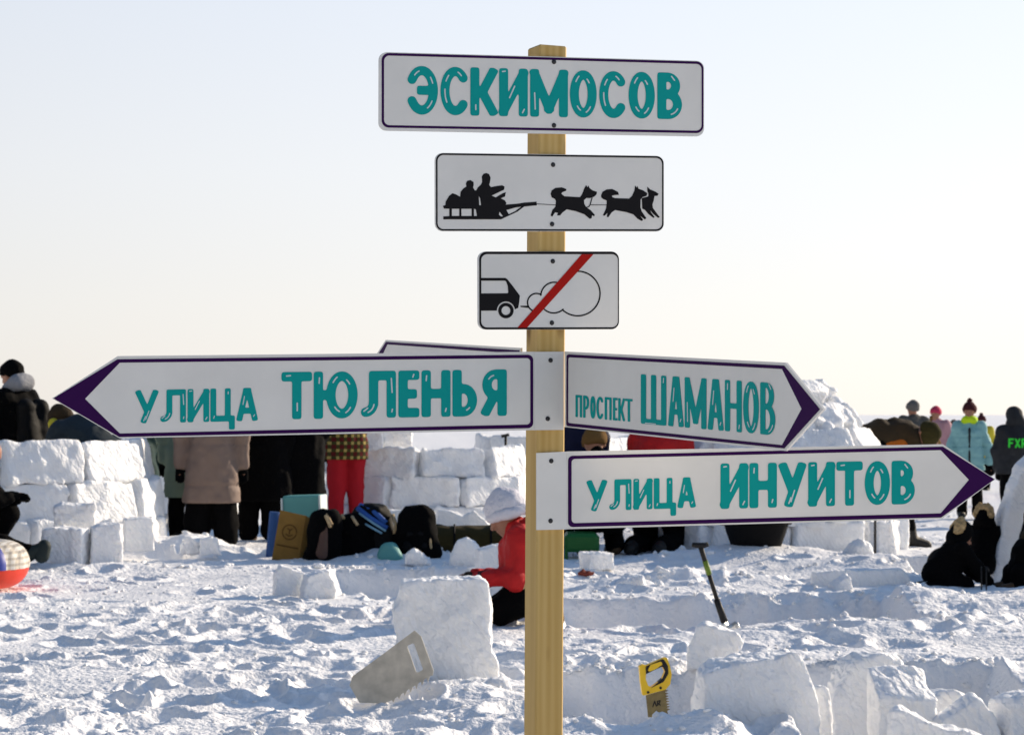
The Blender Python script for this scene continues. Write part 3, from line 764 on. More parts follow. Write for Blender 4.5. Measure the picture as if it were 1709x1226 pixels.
# 6 lower arrow to the right
pb6 = Plane(FACE + n0 * .0065, YAW)
pl6 = Plane(pb6.hit(946, 820) + pb6.P, 7)
e, rt = sign('arrow_sign', 'lowest long white arrow board pointing right with purple tip', pl6, [(945.8, 753), (1573.8, 741), (1661, 799.4), (1572.5, 865), (945.8, 882.6)])
sheet('bracket', pb6, [[[(896, 755.6), (945.6, 753.2), (945.6, 883), (896, 884)]]], M['panel'], 0.0, .005, e, rt)
sheet('border', pl6, [[rounded([(948, 760.3), (1573.5, 744.8), (1660, 799.4), (1571, 863), (948, 879.2)], [8, 0, 0, 0, 8]), rounded([(954, 765.5), (1570, 750.8), (1617, 800.3), (1570, 856), (954, 872.6)], [6, 0, 0, 0, 6])]], M['purple'], .0006, 0, e, rt)
words(pl6, e, rt, [('УЛИЦА', [(979.4, 1013), (1015.5, 1054), (1057, 1089), (1091, 1128.5), (1131, 1161)], ((995, 800.6), (1146, 796)), ((995, 852.6), (1146, 847)), 9.4),
                   ('ИНУИТОВ', [(1202.3, 1248.7), (1250.6, 1296.7), (1300, 1345), (1348.7, 1393.6), (1395.7, 1440), (1443, 1485.5), (1488, 1527)], ((1205, 773), (1525, 768)), ((1205, 848.8), (1525, 840.6)), 14.6)])
screws(pb6, [(920, 768.8), (918.8, 868.7)], 0.0, e, rt)

# 7 arrow leading away behind, flat on the post's left side
pl7 = Plane(LEFT - u0 * .0015, YAW + 90)
e, rt = sign('arrow_sign', 'arrow board leading away behind the left arrow, only its top edge showing', pl7, [(608, 622), (643.7, 567), (869, 580.4), (869, 712), (643, 678)], .005)
sheet('border', pl7, [[[(611, 622), (644, 570.3), (867, 584.5), (867, 707), (644, 675)], [(624, 622), (646.5, 574.6), (860, 589.5), (860, 702), (646.5, 670)]]], M['purple'], .0006, 0, e, rt)

# ------------------------------------------------------------------ snow blocks and igloos
def poly_sdf(X, Y, P):
    P = np.array(P, float); d = np.full(X.shape, 1e9); ins = np.zeros(X.shape, bool)
    for (x0, y0), (x1, y1) in zip(P, np.roll(P, -1, 0)):
        dx, dy = x1 - x0, y1 - y0; q = max(dx * dx + dy * dy, 1e-12)
        s = np.clip(((X - x0) * dx + (Y - y0) * dy) / q, 0, 1)
        d = np.minimum(d, np.hypot(X - x0 - s * dx, Y - y0 - s * dy))
        if y0 != y1: ins ^= ((y0 > Y) != (y1 > Y)) & (X < (x1 - x0) * (Y - y0) / (y1 - y0) + x0)
    return np.where(ins, -d, d)
def slab(name, label, cat, poly, D, thick, yaw=0.0, rnd=.012, rough=.010, seed=0, res=None, mat_='block', group='cut snow blocks', tilt=0.0, skew=0.0):
    """a cut block: outline (photograph pixels) on an upright plane at distance D, turned by yaw, going back by thick"""
    c = np.mean(np.array(poly), 0); C = px(c[0], max(p[1] for p in poly), D)
    u = np.array([math.cos(R(yaw)), math.sin(R(yaw)), 0]); n = np.array([math.sin(R(yaw)), -math.cos(R(yaw)), 0])
    pl = Plane(C, yaw)
    P = [pl.loc2(x, y) for x, y in poly]
    A = np.array(P); w = A.max(0) - A.min(0)
    res = res or min(max(w.max() / 48, .007), .03)
    def fn(X, Y, Z):                 # local: X along u, Y going back, Z up
        q1 = poly_sdf(X, Z + tilt * Y, P) + rnd
        q2 = np.abs(Y - thick / 2) - thick / 2 + rnd
        d = np.hypot(np.maximum(q1, 0), np.maximum(q2, 0)) + np.minimum(np.maximum(q1, q2), 0) - rnd
        return d + rough * (1.0 * vn3(X * 7, Y * 7, Z * 7, seed) + .6 * vn3(X * 17, Y * 17, Z * 17, seed + 3) + .45 * vn3(X * 41, Y * 41, Z * 41, seed + 5) + .25 * np.abs(vn3(X * 26 + 5, Y * 26, Z * 26, seed + 8)))
    V, Q = surface_nets(fn, (A[:, 0].min() - .02, -.02, A[:, 1].min() - .02 - abs(tilt) * thick), (A[:, 0].max() + .02, thick + .02, A[:, 1].max() + .02 + abs(tilt) * thick), res)
    o = np_mesh(name, V, Q, M[mat_]); o.location = tuple(C); o.rotation_euler = (0, 0, R(yaw))
    return tag(o, label, cat, group)
def brick(L, T, H, seed, rough=.027, rnd=.010, res=.024):
    def fn(X, Y, Z):
        q = [np.abs(X) - L / 2 + rnd, np.abs(Y) - T / 2 + rnd, np.abs(Z) - H / 2 + rnd]
        d = np.sqrt(sum(np.maximum(k, 0)**2 for k in q)) + np.minimum(np.maximum(np.maximum(q[0], q[1]), q[2]), 0) - rnd
        o = seed * 13.7
        return d + rough * (vn3(X * 4 + o, Y * 4, Z * 4, seed) + .5 * vn3(X * 11 + o, Y * 11, Z * 11, seed + 1) + .35 * vn3(X * 24 + o, Y * 24, Z * 24, seed + 2))
    return surface_nets(fn, (-L / 2, -T / 2, -H / 2), (L / 2, T / 2, H / 2), res)
def igloo(name, label, cx, cy, courses, z0=0.0, seed=1, group='igloos under construction', res=.024, T=.26, lumps=(), a_from=-200, a_to=20):
    """courses: (radius, height, blocks round the ring, first angle, lean deg, gap list); every course is a part-ring of cut blocks"""
    rnd = random.Random(seed); Vs, Qs, n = [], [], 0
    z = z0
    e = empty(name, (cx, cy, z0), label, 'igloo', group)
    k = 0
    for ci, (rad, h, cnt, ph, lean, skip) in enumerate(courses):
        Vs, Qs, n = [], [], 0
        for i in range(cnt):
            if i in skip: continue
            a = R(ph + 360.0 * i / cnt)
            da = (math.degrees(a) - a_from) % 360
            if da > (a_to - a_from): continue          # the far side of the ring is out of sight behind this one
            L = 2 * math.pi * rad / cnt * rnd.uniform(.97, 1.03)
            V, Q = brick(L * 1.03, T * rnd.uniform(.9, 1.1), h * rnd.uniform(1.02, 1.09), seed * 50 + k, res=res); k += 1
            th = R(lean + rnd.uniform(-3, 3)); tw = R(rnd.uniform(-4, 4))
            Rm = Matrix.Rotation(a - math.pi / 2 + tw, 3, 'Z') @ Matrix.Rotation(th, 3, 'X') @ Matrix.Rotation(R(rnd.uniform(-2, 2)), 3, 'Y')
            V = V @ np.array(Rm).T + np.array([rad * math.cos(a), rad * math.sin(a), z - z0 + h / 2 + rnd.uniform(-.01, .01)]) + np.array([math.cos(a), math.sin(a), 0]) * rnd.uniform(-.03, .03)
            Vs.append(V); Qs.append(Q + n); n += len(V)
        z += h * .97
        if Vs: np_mesh('block_course', np.concatenate(Vs), np.concatenate(Qs), M['block'], e)
    if lumps:
        fn, A, B = blob(lumps, k=.03, noise=.022, nf=11, seed=seed)
        V, Q = surface_nets(fn, A, B, .022)
        np_mesh('packed_snow', V, Q, M['crust'], e)
    return e

# left igloo: low ring of big blocks at the left edge
Dl = 18.7; cl = px(-92, 935, Dl)
igloo('igloo', 'half built ring of snow blocks at the left edge below the bearded man', cl[0], Dl + 1.45,
      [(1.50, .34, 13, 6, 2, ()), (1.44, .34, 13, 20, 7, ()), (1.35, .36, 12, 3, 13, ())], z0=-.04, seed=3, a_from=-215, a_to=45)
# middle igloo behind the bags
Dm = 23.2; cm = px(705, 880, Dm)
igloo('igloo', 'low igloo wall of snow blocks behind the row of bags', cm[0], Dm + 1.05,
      [(1.02, .30, 9, 12, 1, ()), (1.0, .31, 9, 32, 4, ()), (.95, .30, 9, 8, 9, ())], z0=-.03, seed=8, a_from=-215, a_to=45)
# right igloo: tall dome with loose snow packed on it
Dr = 19.3; cr = px(1318, 925, Dr)
lr = random.Random(4); lump = []
for q in range(150):
    z_ = lr.uniform(.25, 1.36) ** .8; rr = 1.06 * (1 - max(0, z_ - .55)**1.35 * .68); a_ = R(lr.uniform(-125, 40)); rr = rr - .02
    sz = lr.uniform(.045, .10) * (.6 + z_ * .5)
    lump.append(((math.cos(a_) * rr, math.sin(a_) * rr, z_), (math.cos(a_) * rr * .97, math.sin(a_) * rr * .97, z_ + lr.uniform(.02, .07)), sz, sz * lr.uniform(.6, 1)))
for q in range(16):
    a_ = R(lr.uniform(0, 360)); lump.append(((math.cos(a_) * .3, math.sin(a_) * .3, 1.38), (math.cos(a_) * .25, math.sin(a_) * .25, 1.42), .10, .07))
igloo('igloo', 'tall snow block dome nearly closed at the top, behind the right arrow boards', cr[0], Dr + 1.05,
      [(1.03, .30, 10, 0, 3, ()), (1.0, .29, 10, 17, 8, ()), (.92, .28, 9, 3, 16, ()), (.78, .26, 8, 20, 28, ()), (.58, .24, 7, 5, 42, ()), (.36, .2, 5, 20, 58, ())], z0=-.03, seed=15, lumps=lump, a_from=-230, a_to=60)
# wall slab at the right edge
slab('snow_block', 'tall smooth leaning snow slab cut off by the right edge', 'snow slab', [(1652, 985), (1656, 960), (1668, 905), (1682, 850), (1696, 806), (1710, 776), (1740, 752), (1800, 740), (1900, 738), (1900, 985)], 16.9, .3, 4, seed=24, rnd=.03, rough=.012, res=.02, group='loose snow blocks')
# far walls
Df = 25.5; cf = px(225, 870, Df)
igloo('igloo', 'distant pale snow wall between the left igloo and the coats', cf[0], Df + .9, [(.95, .32, 8, 4, 2, ()), (.92, .32, 8, 24, 5, ()), (.85, .3, 8, 0, 9, ())], z0=-.03, seed=31, a_from=-215, a_to=45)
cf = px(930, 860, 27.0)
igloo('igloo', 'distant snow wall glimpsed just left of the post', cf[0], 27.9, [(.95, .34, 8, 14, 2, ()), (.92, .34, 8, 34, 5, ()), (.85, .32, 8, 10, 9, ())], z0=-.03, seed=37, a_from=-215, a_to=45)

B = lambda *a, **k: slab('snow_block', *a, **k)
# on and beside the middle igloo
B('squarish snow block set on the wall next to the tartan jacket', 'snow block', [(607, 752), (608, 715), (638, 715), (638, 750)], 23.6, .25, 5, seed=41, group='loose snow blocks')
B('snow block standing alone on top of the middle wall', 'snow block', [(641, 752), (640, 716), (688, 714), (688, 748)], 23.7, .25, 5, seed=42, group='loose snow blocks')
B('long low slab leaning at the foot of the middle wall behind the backpack', 'snow slab', [(612, 906), (613, 853), (660, 851), (712, 849), (727, 855), (726, 906)], 21.4, .14, 3, seed=43, group='loose snow blocks')
B('pointed broken slab right of the black backpack', 'snow slab', [(727, 906), (729, 850), (752, 852), (772, 860), (790, 853), (820, 880), (806, 906)], 21.3, .14, -4, seed=44, group='loose snow blocks')
# in front of the left igloo
B('upright snow block with melted notch, in front of the left igloo', 'snow block', [(89, 930), (91, 846), (104, 840), (157, 841), (160, 866), (158, 930)], 18.0, .22, 12, seed=51, rough=.014, group='loose snow blocks')
B('wide flat snow block before the left igloo, beside the boot', 'snow block', [(66, 948), (70, 884), (90, 879), (136, 884), (137, 948)], 17.6, .25, -6, seed=52, group='loose snow blocks')
B('bright edged square block at the right of the loose ones by the left igloo', 'snow block', [(152, 948), (155, 881), (170, 875), (200, 873), (204, 910), (206, 948)], 17.7, .24, 16, seed=53, group='loose snow blocks')
B('grey snow block low at the right foot of the left igloo', 'snow block', [(207, 920), (208, 866), (256, 863), (259, 920)], 18.6, .25, 12, seed=54, group='loose snow blocks')
# between the left crowd and the post
B('small tilted cube of snow left of the shovel free trench', 'snow block', [(458, 1003), (460, 956), (470, 944), (512, 956), (508, 1004)], 14.9, .16, 14, seed=61, group='loose snow blocks')
B('broken snow lump beside the tilted cube', 'snow block', [(506, 1008), (508, 985), (514, 960), (550, 950), (562, 985), (560, 1008)], 14.8, .14, 18, seed=62, rough=.014, group='loose snow blocks')
B('rounded pointed snow lump before the dark bench', 'snow block', [(748, 952), (750, 925), (762, 902), (778, 897), (792, 905), (800, 920), (802, 952)], 17.8, .16, -5, seed=63, rnd=.05, group='loose snow blocks')
B('wedge of snow next to the kneeling red jacket', 'snow block', [(798, 960), (800, 918), (812, 914), (835, 908), (846, 915), (842, 960)], 17.3, .18, 10, seed=64, group='loose snow blocks')
# the big block with the saw
B('large upright snow block with the worn saw leaning on it', 'snow block', [(668, 1150), (664, 1120), (662, 1060), (657, 1018), (668, 1004), (672, 972), (700, 970), (760, 966), (800, 965), (814, 972), (818, 1000), (822, 1022), (820, 1050), (823, 1085), (834, 1108), (834, 1132), (826, 1142), (815, 1148)], 10.05, .20, 4, seed=71, rough=.011, res=.0085, rnd=.006)
B('low broken slab lying flat at the foot of the large block', 'snow slab', [(640, 1182), (668, 1150), (720, 1146), (800, 1142), (848, 1135), (854, 1150), (850, 1186)], 9.75, .22, 2, seed=72, rough=.012, rnd=.03, res=.012)
# right of the post
B('small brick of snow with a bright right side', 'snow block', [(983, 952), (985, 924), (1000, 921), (1026, 922), (1028, 952)], 17.2, .2, 24, seed=81, group='loose snow blocks')
B('rounded snow boulder on the trench lip', 'snow block', [(1012, 994), (1022, 975), (1050, 962), (1074, 960), (1080, 975), (1079, 994)], 15.3, .2, 4, seed=82, rnd=.05, rough=.014, group='loose snow blocks')
B('sharp triangular snow slab behind the boulder', 'snow slab', [(1090, 992), (1093, 958), (1103, 946), (1114, 950), (1140, 982), (1140, 992)], 15.9, .12, 10, seed=83, group='loose snow blocks')
B('smooth tilted slab just below the shovel blade', 'snow block', [(1146, 1118), (1150, 1082), (1166, 1046), (1178, 1041), (1228, 1056), (1241, 1072), (1238, 1082), (1200, 1110)], 10.6, .16, 0, seed=84, rnd=.016, rough=.011, group='foreground snow blocks', res=.009)
B('biggest foreground snow block, right of the yellow saw', 'snow block', [(1172, 1400), (1174, 1215), (1172, 1180), (1175, 1160), (1176, 1127), (1200, 1112), (1240, 1102), (1285, 1096), (1330, 1087), (1344, 1098), (1352, 1125), (1366, 1162), (1374, 1200), (1378, 1250), (1380, 1400)], 8.8, .24, 6, seed=85, rough=.011, rnd=.007, group='foreground snow blocks', res=.011)
B('narrow rounded chunk standing against the biggest foreground block', 'snow block', [(1366, 1300), (1366, 1150), (1375, 1146), (1386, 1150), (1390, 1170), (1396, 1300)], 9.15, .14, 8, seed=86, rnd=.03, group='foreground snow blocks')
B('upright foreground block with sloping crusty snow on its top', 'snow block', [(1464, 1380), (1465, 1200), (1466, 1166), (1500, 1164), (1545, 1167), (1564, 1172), (1568, 1200), (1570, 1380)], 8.95, .23, 3, seed=87, rnd=.009, rough=.011, group='foreground snow blocks', tilt=-.50, res=.0095)
B('big rounded block standing behind the crusty block', 'snow block', [(1390, 1330), (1393, 1180), (1400, 1150), (1420, 1112), (1442, 1096), (1480, 1091), (1508, 1099), (1522, 1125), (1526, 1330)], 9.75, .25, 6, seed=188, rnd=.03, rough=.011, group='foreground snow blocks', res=.012)
B('long slanted slab leaning in front of the crusty block', 'snow slab', [(1482, 1400), (1484, 1200), (1490, 1184), (1505, 1182), (1550, 1205), (1610, 1222), (1690, 1245), (1700, 1400)], 8.5, .12, -6, seed=88, rnd=.006, rough=.011, group='foreground snow blocks', res=.011)
B('triangular slab with a bright right edge at the lower right', 'snow slab', [(1560, 1360), (1568, 1205), (1590, 1190), (1632, 1160), (1644, 1164), (1656, 1185), (1668, 1215), (1680, 1360)], 8.9, .14, 6, seed=89, rnd=.006, group='foreground snow blocks', res=.011)
B('low wide block half hidden behind the crusty block', 'snow block', [(1556, 1300), (1558, 1160), (1580, 1152), (1604, 1156), (1622, 1166), (1640, 1300)], 9.4, .2, 0, seed=90, rnd=.03, group='foreground snow blocks')
B('snow block at the lower right corner', 'snow block', [(1684, 1380), (1686, 1180), (1696, 1168), (1720, 1160), (1790, 1160), (1790, 1380)], 8.9, .25, 8, seed=91, rnd=.02, group='foreground snow blocks')
B('rounded mound block at the foot of the right dome', 'snow block', [(1412, 948), (1414, 928), (1424, 908), (1442, 898), (1456, 905), (1462, 925), (1462, 948)], 18.2, .25, 8, seed=92, rnd=.07, group='loose snow blocks')
B('long low grey slab in front of the right dome', 'snow slab', [(1356, 996), (1360, 956), (1400, 951), (1470, 950), (1508, 949), (1518, 960), (1524, 996)], 15.6, .16, 2, seed=93, rough=.005, group='loose snow blocks')
B('pointed chunk leaning on the long low slab', 'snow block', [(1388, 1000), (1394, 975), (1418, 958), (1424, 966), (1428, 1000)], 15.3, .14, 10, seed=94, group='loose snow blocks')
B('upright bright edged slab at the right foot of the dome', 'snow slab', [(1466, 935), (1466, 872), (1488, 870), (1494, 895), (1500, 932)], 18.9, .2, 14, seed=95, group='loose snow blocks')
B('snow chunk under the feet of the beige coat', 'snow block', [(332, 926), (338, 900), (362, 898), (368, 926)], 18.7, .15, 5, seed=96, rough=.016, group='loose snow blocks')
B('pointed snow chunk at the feet of the left coat', 'snow block', [(300, 924), (304, 900), (316, 896), (332, 905), (334, 924)], 18.8, .15, -5, seed=97, rough=.016, group='loose snow blocks')
B('peaked snow lump in front of the black backpack', 'snow block', [(672, 944), (678, 926), (692, 915), (704, 922), (716, 932), (720, 944)], 17.8, .14, 4, seed=98, rnd=.03, rough=.014, group='loose snow blocks')

# crumbs of snow strewn about
def ico():
    import bmesh
    bm = bmesh.new(); bmesh.ops.create_icosphere(bm, subdivisions=2, radius=1.0); bm.verts.ensure_lookup_table()
    V = np.array([v.co[:] for v in bm.verts]); Fc = np.array([[v.index for v in f.verts] for f in bm.faces]); bm.free(); return V, Fc
IV, IF = ico()
Vs, Fs, n = [], [], 0; q = random.Random(77)
spots = []
for (a, b, r0, r1, dep) in PITS:
    for _ in range(90):
        t = q.random(); D = gd(r0) + abs(q.gauss(0, .25)); spots.append(((a + (b - a) * t - CX) / F * D, D, q.uniform(.005, .018)))
for (p, r, rx, ry, a) in MOUNDS:
    D = gd(r); cx = (p - CX) / F * D
    for _ in range(12): spots.append((cx + q.gauss(0, rx * .6), D + q.gauss(0, ry * .6), q.uniform(.006, .028) * (D / 14)))
for _ in range(1500):
    D = 8.3 * 3.2 ** q.random(); spots.append((q.uniform(-.25, .25) * D, D, q.uniform(.003, .014) * (D / 10)**.6))
hs_ = base_h(np.array([s[0] for s in spots]), np.array([s[1] for s in spots]))
for i, ((x, y, s), h) in enumerate(zip(spots, full_h(np.array([s[0] for s in spots]), np.array([s[1] for s in spots])))):
    v = IV * (1 + .42 * vn3(IV[:, 0] * 1.5 + i, IV[:, 1] * 1.5, IV[:, 2] * 1.5, i))[:, None] * np.array([q.uniform(.7, 1.4), q.uniform(.7, 1.4), q.uniform(.5, .95)]) * s
    a = q.uniform(0, 6.28); c_, s_ = math.cos(a), math.sin(a)
    v = np.stack([v[:, 0] * c_ - v[:, 1] * s_, v[:, 0] * s_ + v[:, 1] * c_, v[:, 2]], 1) + np.array([x, y, h + s * .25])
    Vs.append(v); Fs.append(IF + n); n += len(v)
o = np_mesh('snow_crumbs', np.concatenate(Vs), np.concatenate(Fs), M['block']); tag(o, 'crumbs and clods of broken snow strewn over the field', None, kind='stuff')

# ------------------------------------------------------------------ people
STAND = dict(head=(0, .02, 1.63), neck=(0, 0, 1.47), chest=(0, 0, 1.27), waist=(0, 0, 1.06), pelvis=(0, 0, .93),
             shl=(-.19, 0, 1.42), ell=(-.26, -.02, 1.12), wrl=(-.27, .06, .86), shr=(.19, 0, 1.42), elr=(.26, -.02, 1.12), wrr=(.27, .06, .86),
             hil=(-.10, 0, .92), knl=(-.11, .02, .50), anl=(-.11, -.02, .09), tol=(-.12, .15, .04), hir=(.10, 0, .92), knr=(.11, .02, .50), anr=(.11, -.02, .09), tor=(.12, .15, .04))
SIT = dict(head=(0, .14, .74), neck=(0, .06, .62), chest=(0, .0, .46), waist=(0, -.10, .30), pelvis=(0, -.16, .20),
           shl=(-.15, .02, .56), ell=(-.19, .12, .36), wrl=(-.13, .34, .29), shr=(.15, .02, .56), elr=(.19, .12, .36), wrr=(.13, .34, .29),
           hil=(-.09, -.14, .20), knl=(-.13, .16, .09), anl=(-.10, -.22, .08), tol=(-.10, -.36, .06), hir=(.09, -.14, .20), knr=(.13, .16, .09), anr=(.10, -.22, .08), tor=(.10, -.36, .06))
def head_caps(J, s=1.0):
    """skull, jaw, nose, brow, ears; the head frame turns from neck to head"""
    h = np.array(J['head']); n = np.array(J['neck']); up = (h - n) / np.linalg.norm(h - n)
    f = np.array(J.get('look', (0, 1, 0)), float); f = f - up * (f @ up); f /= np.linalg.norm(f); r = np.cross(f, up)
    P = lambda a, b, c: tuple(h + r * a * s + f * b * s + up * c * s)
    C = [(P(0, -.02, .03), P(0, .015, .03), .088 * s, .085 * s), (P(0, .03, -.05), P(0, .055, -.085), .062 * s, .045 * s),
         (P(0, .085, .0), P(0, .115, -.03), .012 * s, .017 * s), (P(-.035, .083, .02), P(.035, .083, .02), .018 * s, .018 * s),
         (P(-.02, .095, -.062), P(.02, .095, -.062), .010 * s, .010 * s),
         (P(-.088, -.005, .0), P(-.09, -.015, -.03), .016 * s, .012 * s), (P(.088, -.005, .0), P(.09, -.015, -.03), .016 * s, .012 * s)]
    return C, P
def hand_caps(w, d, up, s=1.0, curl=.5, side=1):
    """palm, four unequal bent fingers and a thumb from the side of the palm"""
    w = np.array(w, float); d = np.array(d, float); d /= np.linalg.norm(d)
    up = np.array(up, float); up = up - d * (up @ d); up /= np.linalg.norm(up); r = np.cross(d, up) * side
    C = [(w - d * .03 * s, w + d * .04 * s, .026 * s, .030 * s)]
    for k, (o, l) in enumerate([(-.027, .066), (-.009, .076), (.009, .070), (.026, .054)]):
        C.append((w + r * o * .8 * s, w + d * .075 * s + r * o * s, .016 * s, .013 * s))
        a = w + d * .082 * s + r * o * 1.1 * s
        b = a + (d * math.cos(curl) - up * math.sin(curl)) * l * .5 * s
        c = b + (d * math.cos(curl * 2.1) - up * math.sin(curl * 2.1)) * l * .5 * s
        C += [(a, b, .0115 * s, .0105 * s), (b, c, .0105 * s, .0085 * s)]
    t0 = w + d * .02 * s - r * .028 * s; t1 = t0 + (d * .55 - r * .75 - up * .2) * .04 * s; t2 = t1 + (d * .9 - r * .2 - up * .4) * .03 * s
    return C + [(t0, t1, .015 * s, .012 * s), (t1, t2, .012 * s, .010 * s)]
def person(label, loc, yaw, J=None, base=STAND, s=1.0, group='people on the ice', jacket='black', trousers='black', boots='boot', gloves='black', hat=None, hatm='black',
           hem=None, flare=.0, hood=None, bulk=1.0, seams=(), hair=None, scarf=None, res=.02, extra=None, arms_m=None, noise=.013, show_hands=False, curl=.5):
    K = {k: np.array(v, float) * s for k, v in base.items()}
    for k, v in (J or {}).items(): K[k] = np.array(v, float) * (s if k != 'look' else 1)
    b = s * bulk
    hc, HP = head_caps(K, s)
    N = {k: tuple(v) for k, v in K.items()}
    body = hc + [(N['head'], N['neck'], .062 * s, .056 * s), (N['neck'], N['chest'], .06 * s, .12 * s), (N['shl'], N['shr'], .065 * s, .065 * s), (N['chest'], N['waist'], .125 * s, .115 * s), (N['waist'], N['pelvis'], .115 * s, .125 * s)]
    for q in 'lr':
        body += [(N['sh' + q], N['el' + q], .05 * s, .042 * s), (N['el' + q], N['wr' + q], .042 * s, .03 * s),
                 (N['hi' + q], N['kn' + q], .085 * s, .058 * s), (N['kn' + q], N['an' + q], .056 * s, .04 * s), (N['an' + q], N['to' + q], .042 * s, .032 * s)]
        dr = K['wr' + q] - K['el' + q]; dr /= np.linalg.norm(dr)
        body += [(N['wr' + q], tuple(K['wr' + q] + dr * .10 * s), .026 * s, .022 * s)]
    root = solid('person', body, M['skin'], None, res, k=.02 * s)
    root.location = tuple(loc); root.rotation_euler = (0, 0, R(yaw)); tag(root, label, 'person', group)
    # eyes
    for sx in (-1, 1): solid('eye', [(HP(sx * .032, .092, .008), HP(sx * .034, .092, .008), .0105 * s, .0105 * s)], M['eye'], root, .006 * s + .002)
    # jacket
    jc = [(N['neck'], N['chest'], .085 * b, .165 * b), (N['shl'], N['shr'], .088 * b, .088 * b), (N['chest'], N['waist'], .172 * b, .165 * b), (N['waist'], N['pelvis'], .165 * b, .175 * b)]
    if base is STAND or hem is not None:
        for sx in (-1, 1):
            off = np.array([sx * .06 * b, 0, 0])
            jc += [(tuple(K['chest'] + off), tuple(K['pelvis'] + off), .14 * b, .145 * b)]
    if hem is not None:
        hz_ = hem * s
        for sx in (-1, 0, 1):
            off = np.array([sx * .075 * b, 0, 0]); lo = np.array([sx * (.085 + flare * .5) * b, K['pelvis'][1], hz_ - .02])
            jc += [(tuple(K['pelvis'] + off), tuple(lo), .145 * b, (.145 + flare) * b)]
    for q in 'lr':
        jc += [(N['sh' + q], N['el' + q], .080 * b, .070 * b), (N['el' + q], N['wr' + q], .070 * b, .055 * b)]
    wv = None
    if seams:
        zs = [z * s for z in seams]
        wv = lambda X, Y, Z: sum(.014 * s * np.exp(-((Z - z) / (.011 * s))**2) for z in zs)
    cut = (lambda X, Y, Z: hem * s - Z) if hem is not None else None
    jo = solid('jacket', jc, M[jacket], root, res, k=.045 * s, noise=noise * s, nf=13 / s, seed=int(abs(loc[0]) * 90) + 3, wave=wv, cut=cut)
    tr = [(N['pelvis'], N['pelvis'], .15 * s, .15 * s)]
    for q in 'lr': tr += [(N['hi' + q], N['kn' + q], .115 * b, .09 * b), (N['kn' + q], N['an' + q], .088 * b, .075 * b)]
    solid('trousers', tr, M[trousers], root, res, k=.025 * s, noise=.010 * s, nf=9 / s, seed=7)
    for q in 'lr':
        up = K['kn' + q] - K['an' + q]; up /= np.linalg.norm(up)
        solid('boot', [(tuple(K['an' + q] + up * .14 * s), N['an' + q], .066 * s, .062 * s), (N['an' + q], N['to' + q], .060 * s, .050 * s), (tuple(K['an' + q] - np.array([0, .03 * s, .02 * s])), N['to' + q], .05 * s, .046 * s)], M[boots], root, res * .8, k=.02 * s)
        if gloves:
            d = K['wr' + q] - K['el' + q]; upv = np.array((0, 0, 1.)) if abs(d[2]) < .8 * np.linalg.norm(d) else np.array((0, 1., 0))
            solid('glove', hand_caps(K['wr' + q] + d / np.linalg.norm(d) * .02 * s, d, upv, s * 1.12, curl, 1 if q == 'r' else -1), M[gloves], root, .0075 * max(s, .75), k=.006 * s)
    h = K['head']
    if hat in ('beanie', 'pom', 'tall'):
        top = .095 if hat != 'tall' else .17
        hc2 = [(HP(0, -.022, .035), HP(0, .012, .035), .104 * s, .102 * s), (HP(0, -.02, .05), HP(0, -.025, top), .09 * s, (.05 if hat == 'tall' else .06) * s), (HP(0, -.06, .0), HP(0, -.05, .03), .075 * s, .09 * s)]
        upv = np.array(HP(0, 0, 1)) - np.array(HP(0, 0, 0)); upv /= np.linalg.norm(upv); fv = np.array(HP(0, 1, 0)) - np.array(HP(0, 0, 0)); fv /= np.linalg.norm(fv)
        hv = np.array(h)
        cutf = lambda X, Y, Z: -((X - hv[0]) * upv[0] + (Y - hv[1]) * upv[1] + (Z - hv[2]) * upv[2]) + (.028 * s) - .04 * s + .45 * np.maximum((X - hv[0]) * fv[0] + (Y - hv[1]) * fv[1] + (Z - hv[2]) * fv[2], -.08 * s)
        ho = solid('hat', hc2, M[hatm], root, res * .7, k=.03 * s, noise=.004, nf=25, cut=cutf)
        if hat in ('pom', 'tall'):
            t = top + (.055 if hat == 'tall' else .05)
            solid('pompom', [(HP(0, -.03, t), HP(0, -.03, t + .01), .042 * s, .042 * s)], M[hatm], ho, res * .6, noise=.008, nf=30)
    if hair:
        solid('hair', [(HP(0, -.03, .03), HP(0, -.02, .03), .098 * s, .098 * s), (HP(-.07, -.03, 0), HP(-.075, -.01, -.12), .035 * s, .03 * s), (HP(.07, -.03, 0), HP(.075, -.01, -.12), .035 * s, .03 * s), (HP(0, -.07, 0), HP(0, -.08, -.14), .06 * s, .05 * s)], M[hair], root, res * .8, k=.03, cut=lambda X, Y, Z: blob([(HP(0, .08, -.03), HP(0, .11, -.05), .085 * s, .09 * s)])[0](X, Y, Z) * -1)
    if hood:
        c = np.array(HP(0, 0, .0)); R3 = [np.array(HP(*p)) - c for p in ((1, 0, 0), (0, 1, 0), (0, 0, 1))]
        solid('hood', [(HP(0, -.05, -.02), HP(0, -.02, .05), .115 * s, .125 * s), (HP(-.07, -.03, -.10), HP(.07, -.03, -.10), .075 * s, .075 * s)], M[hood if not hood.startswith('fur') else jacket], root, res * .8, k=.05, noise=.006)
        if hood.startswith('fur'):
            pts = [HP(.105 * math.cos(a), .075, .125 * math.sin(a)) for a in [R(t) for t in range(-50, 231, 14)]]
            if hood == 'furtop': pts = [HP(.095 * math.cos(a), -.07, .03 + .115 * math.sin(a)) for a in [R(t) for t in range(5, 176, 14)]]
            solid('fur_trim', [(pts[i], pts[i + 1], .045 * s, .045 * s) for i in range(len(pts) - 1)], M['fur'], root, res * .6, k=.02, noise=.016 * s, nf=28)
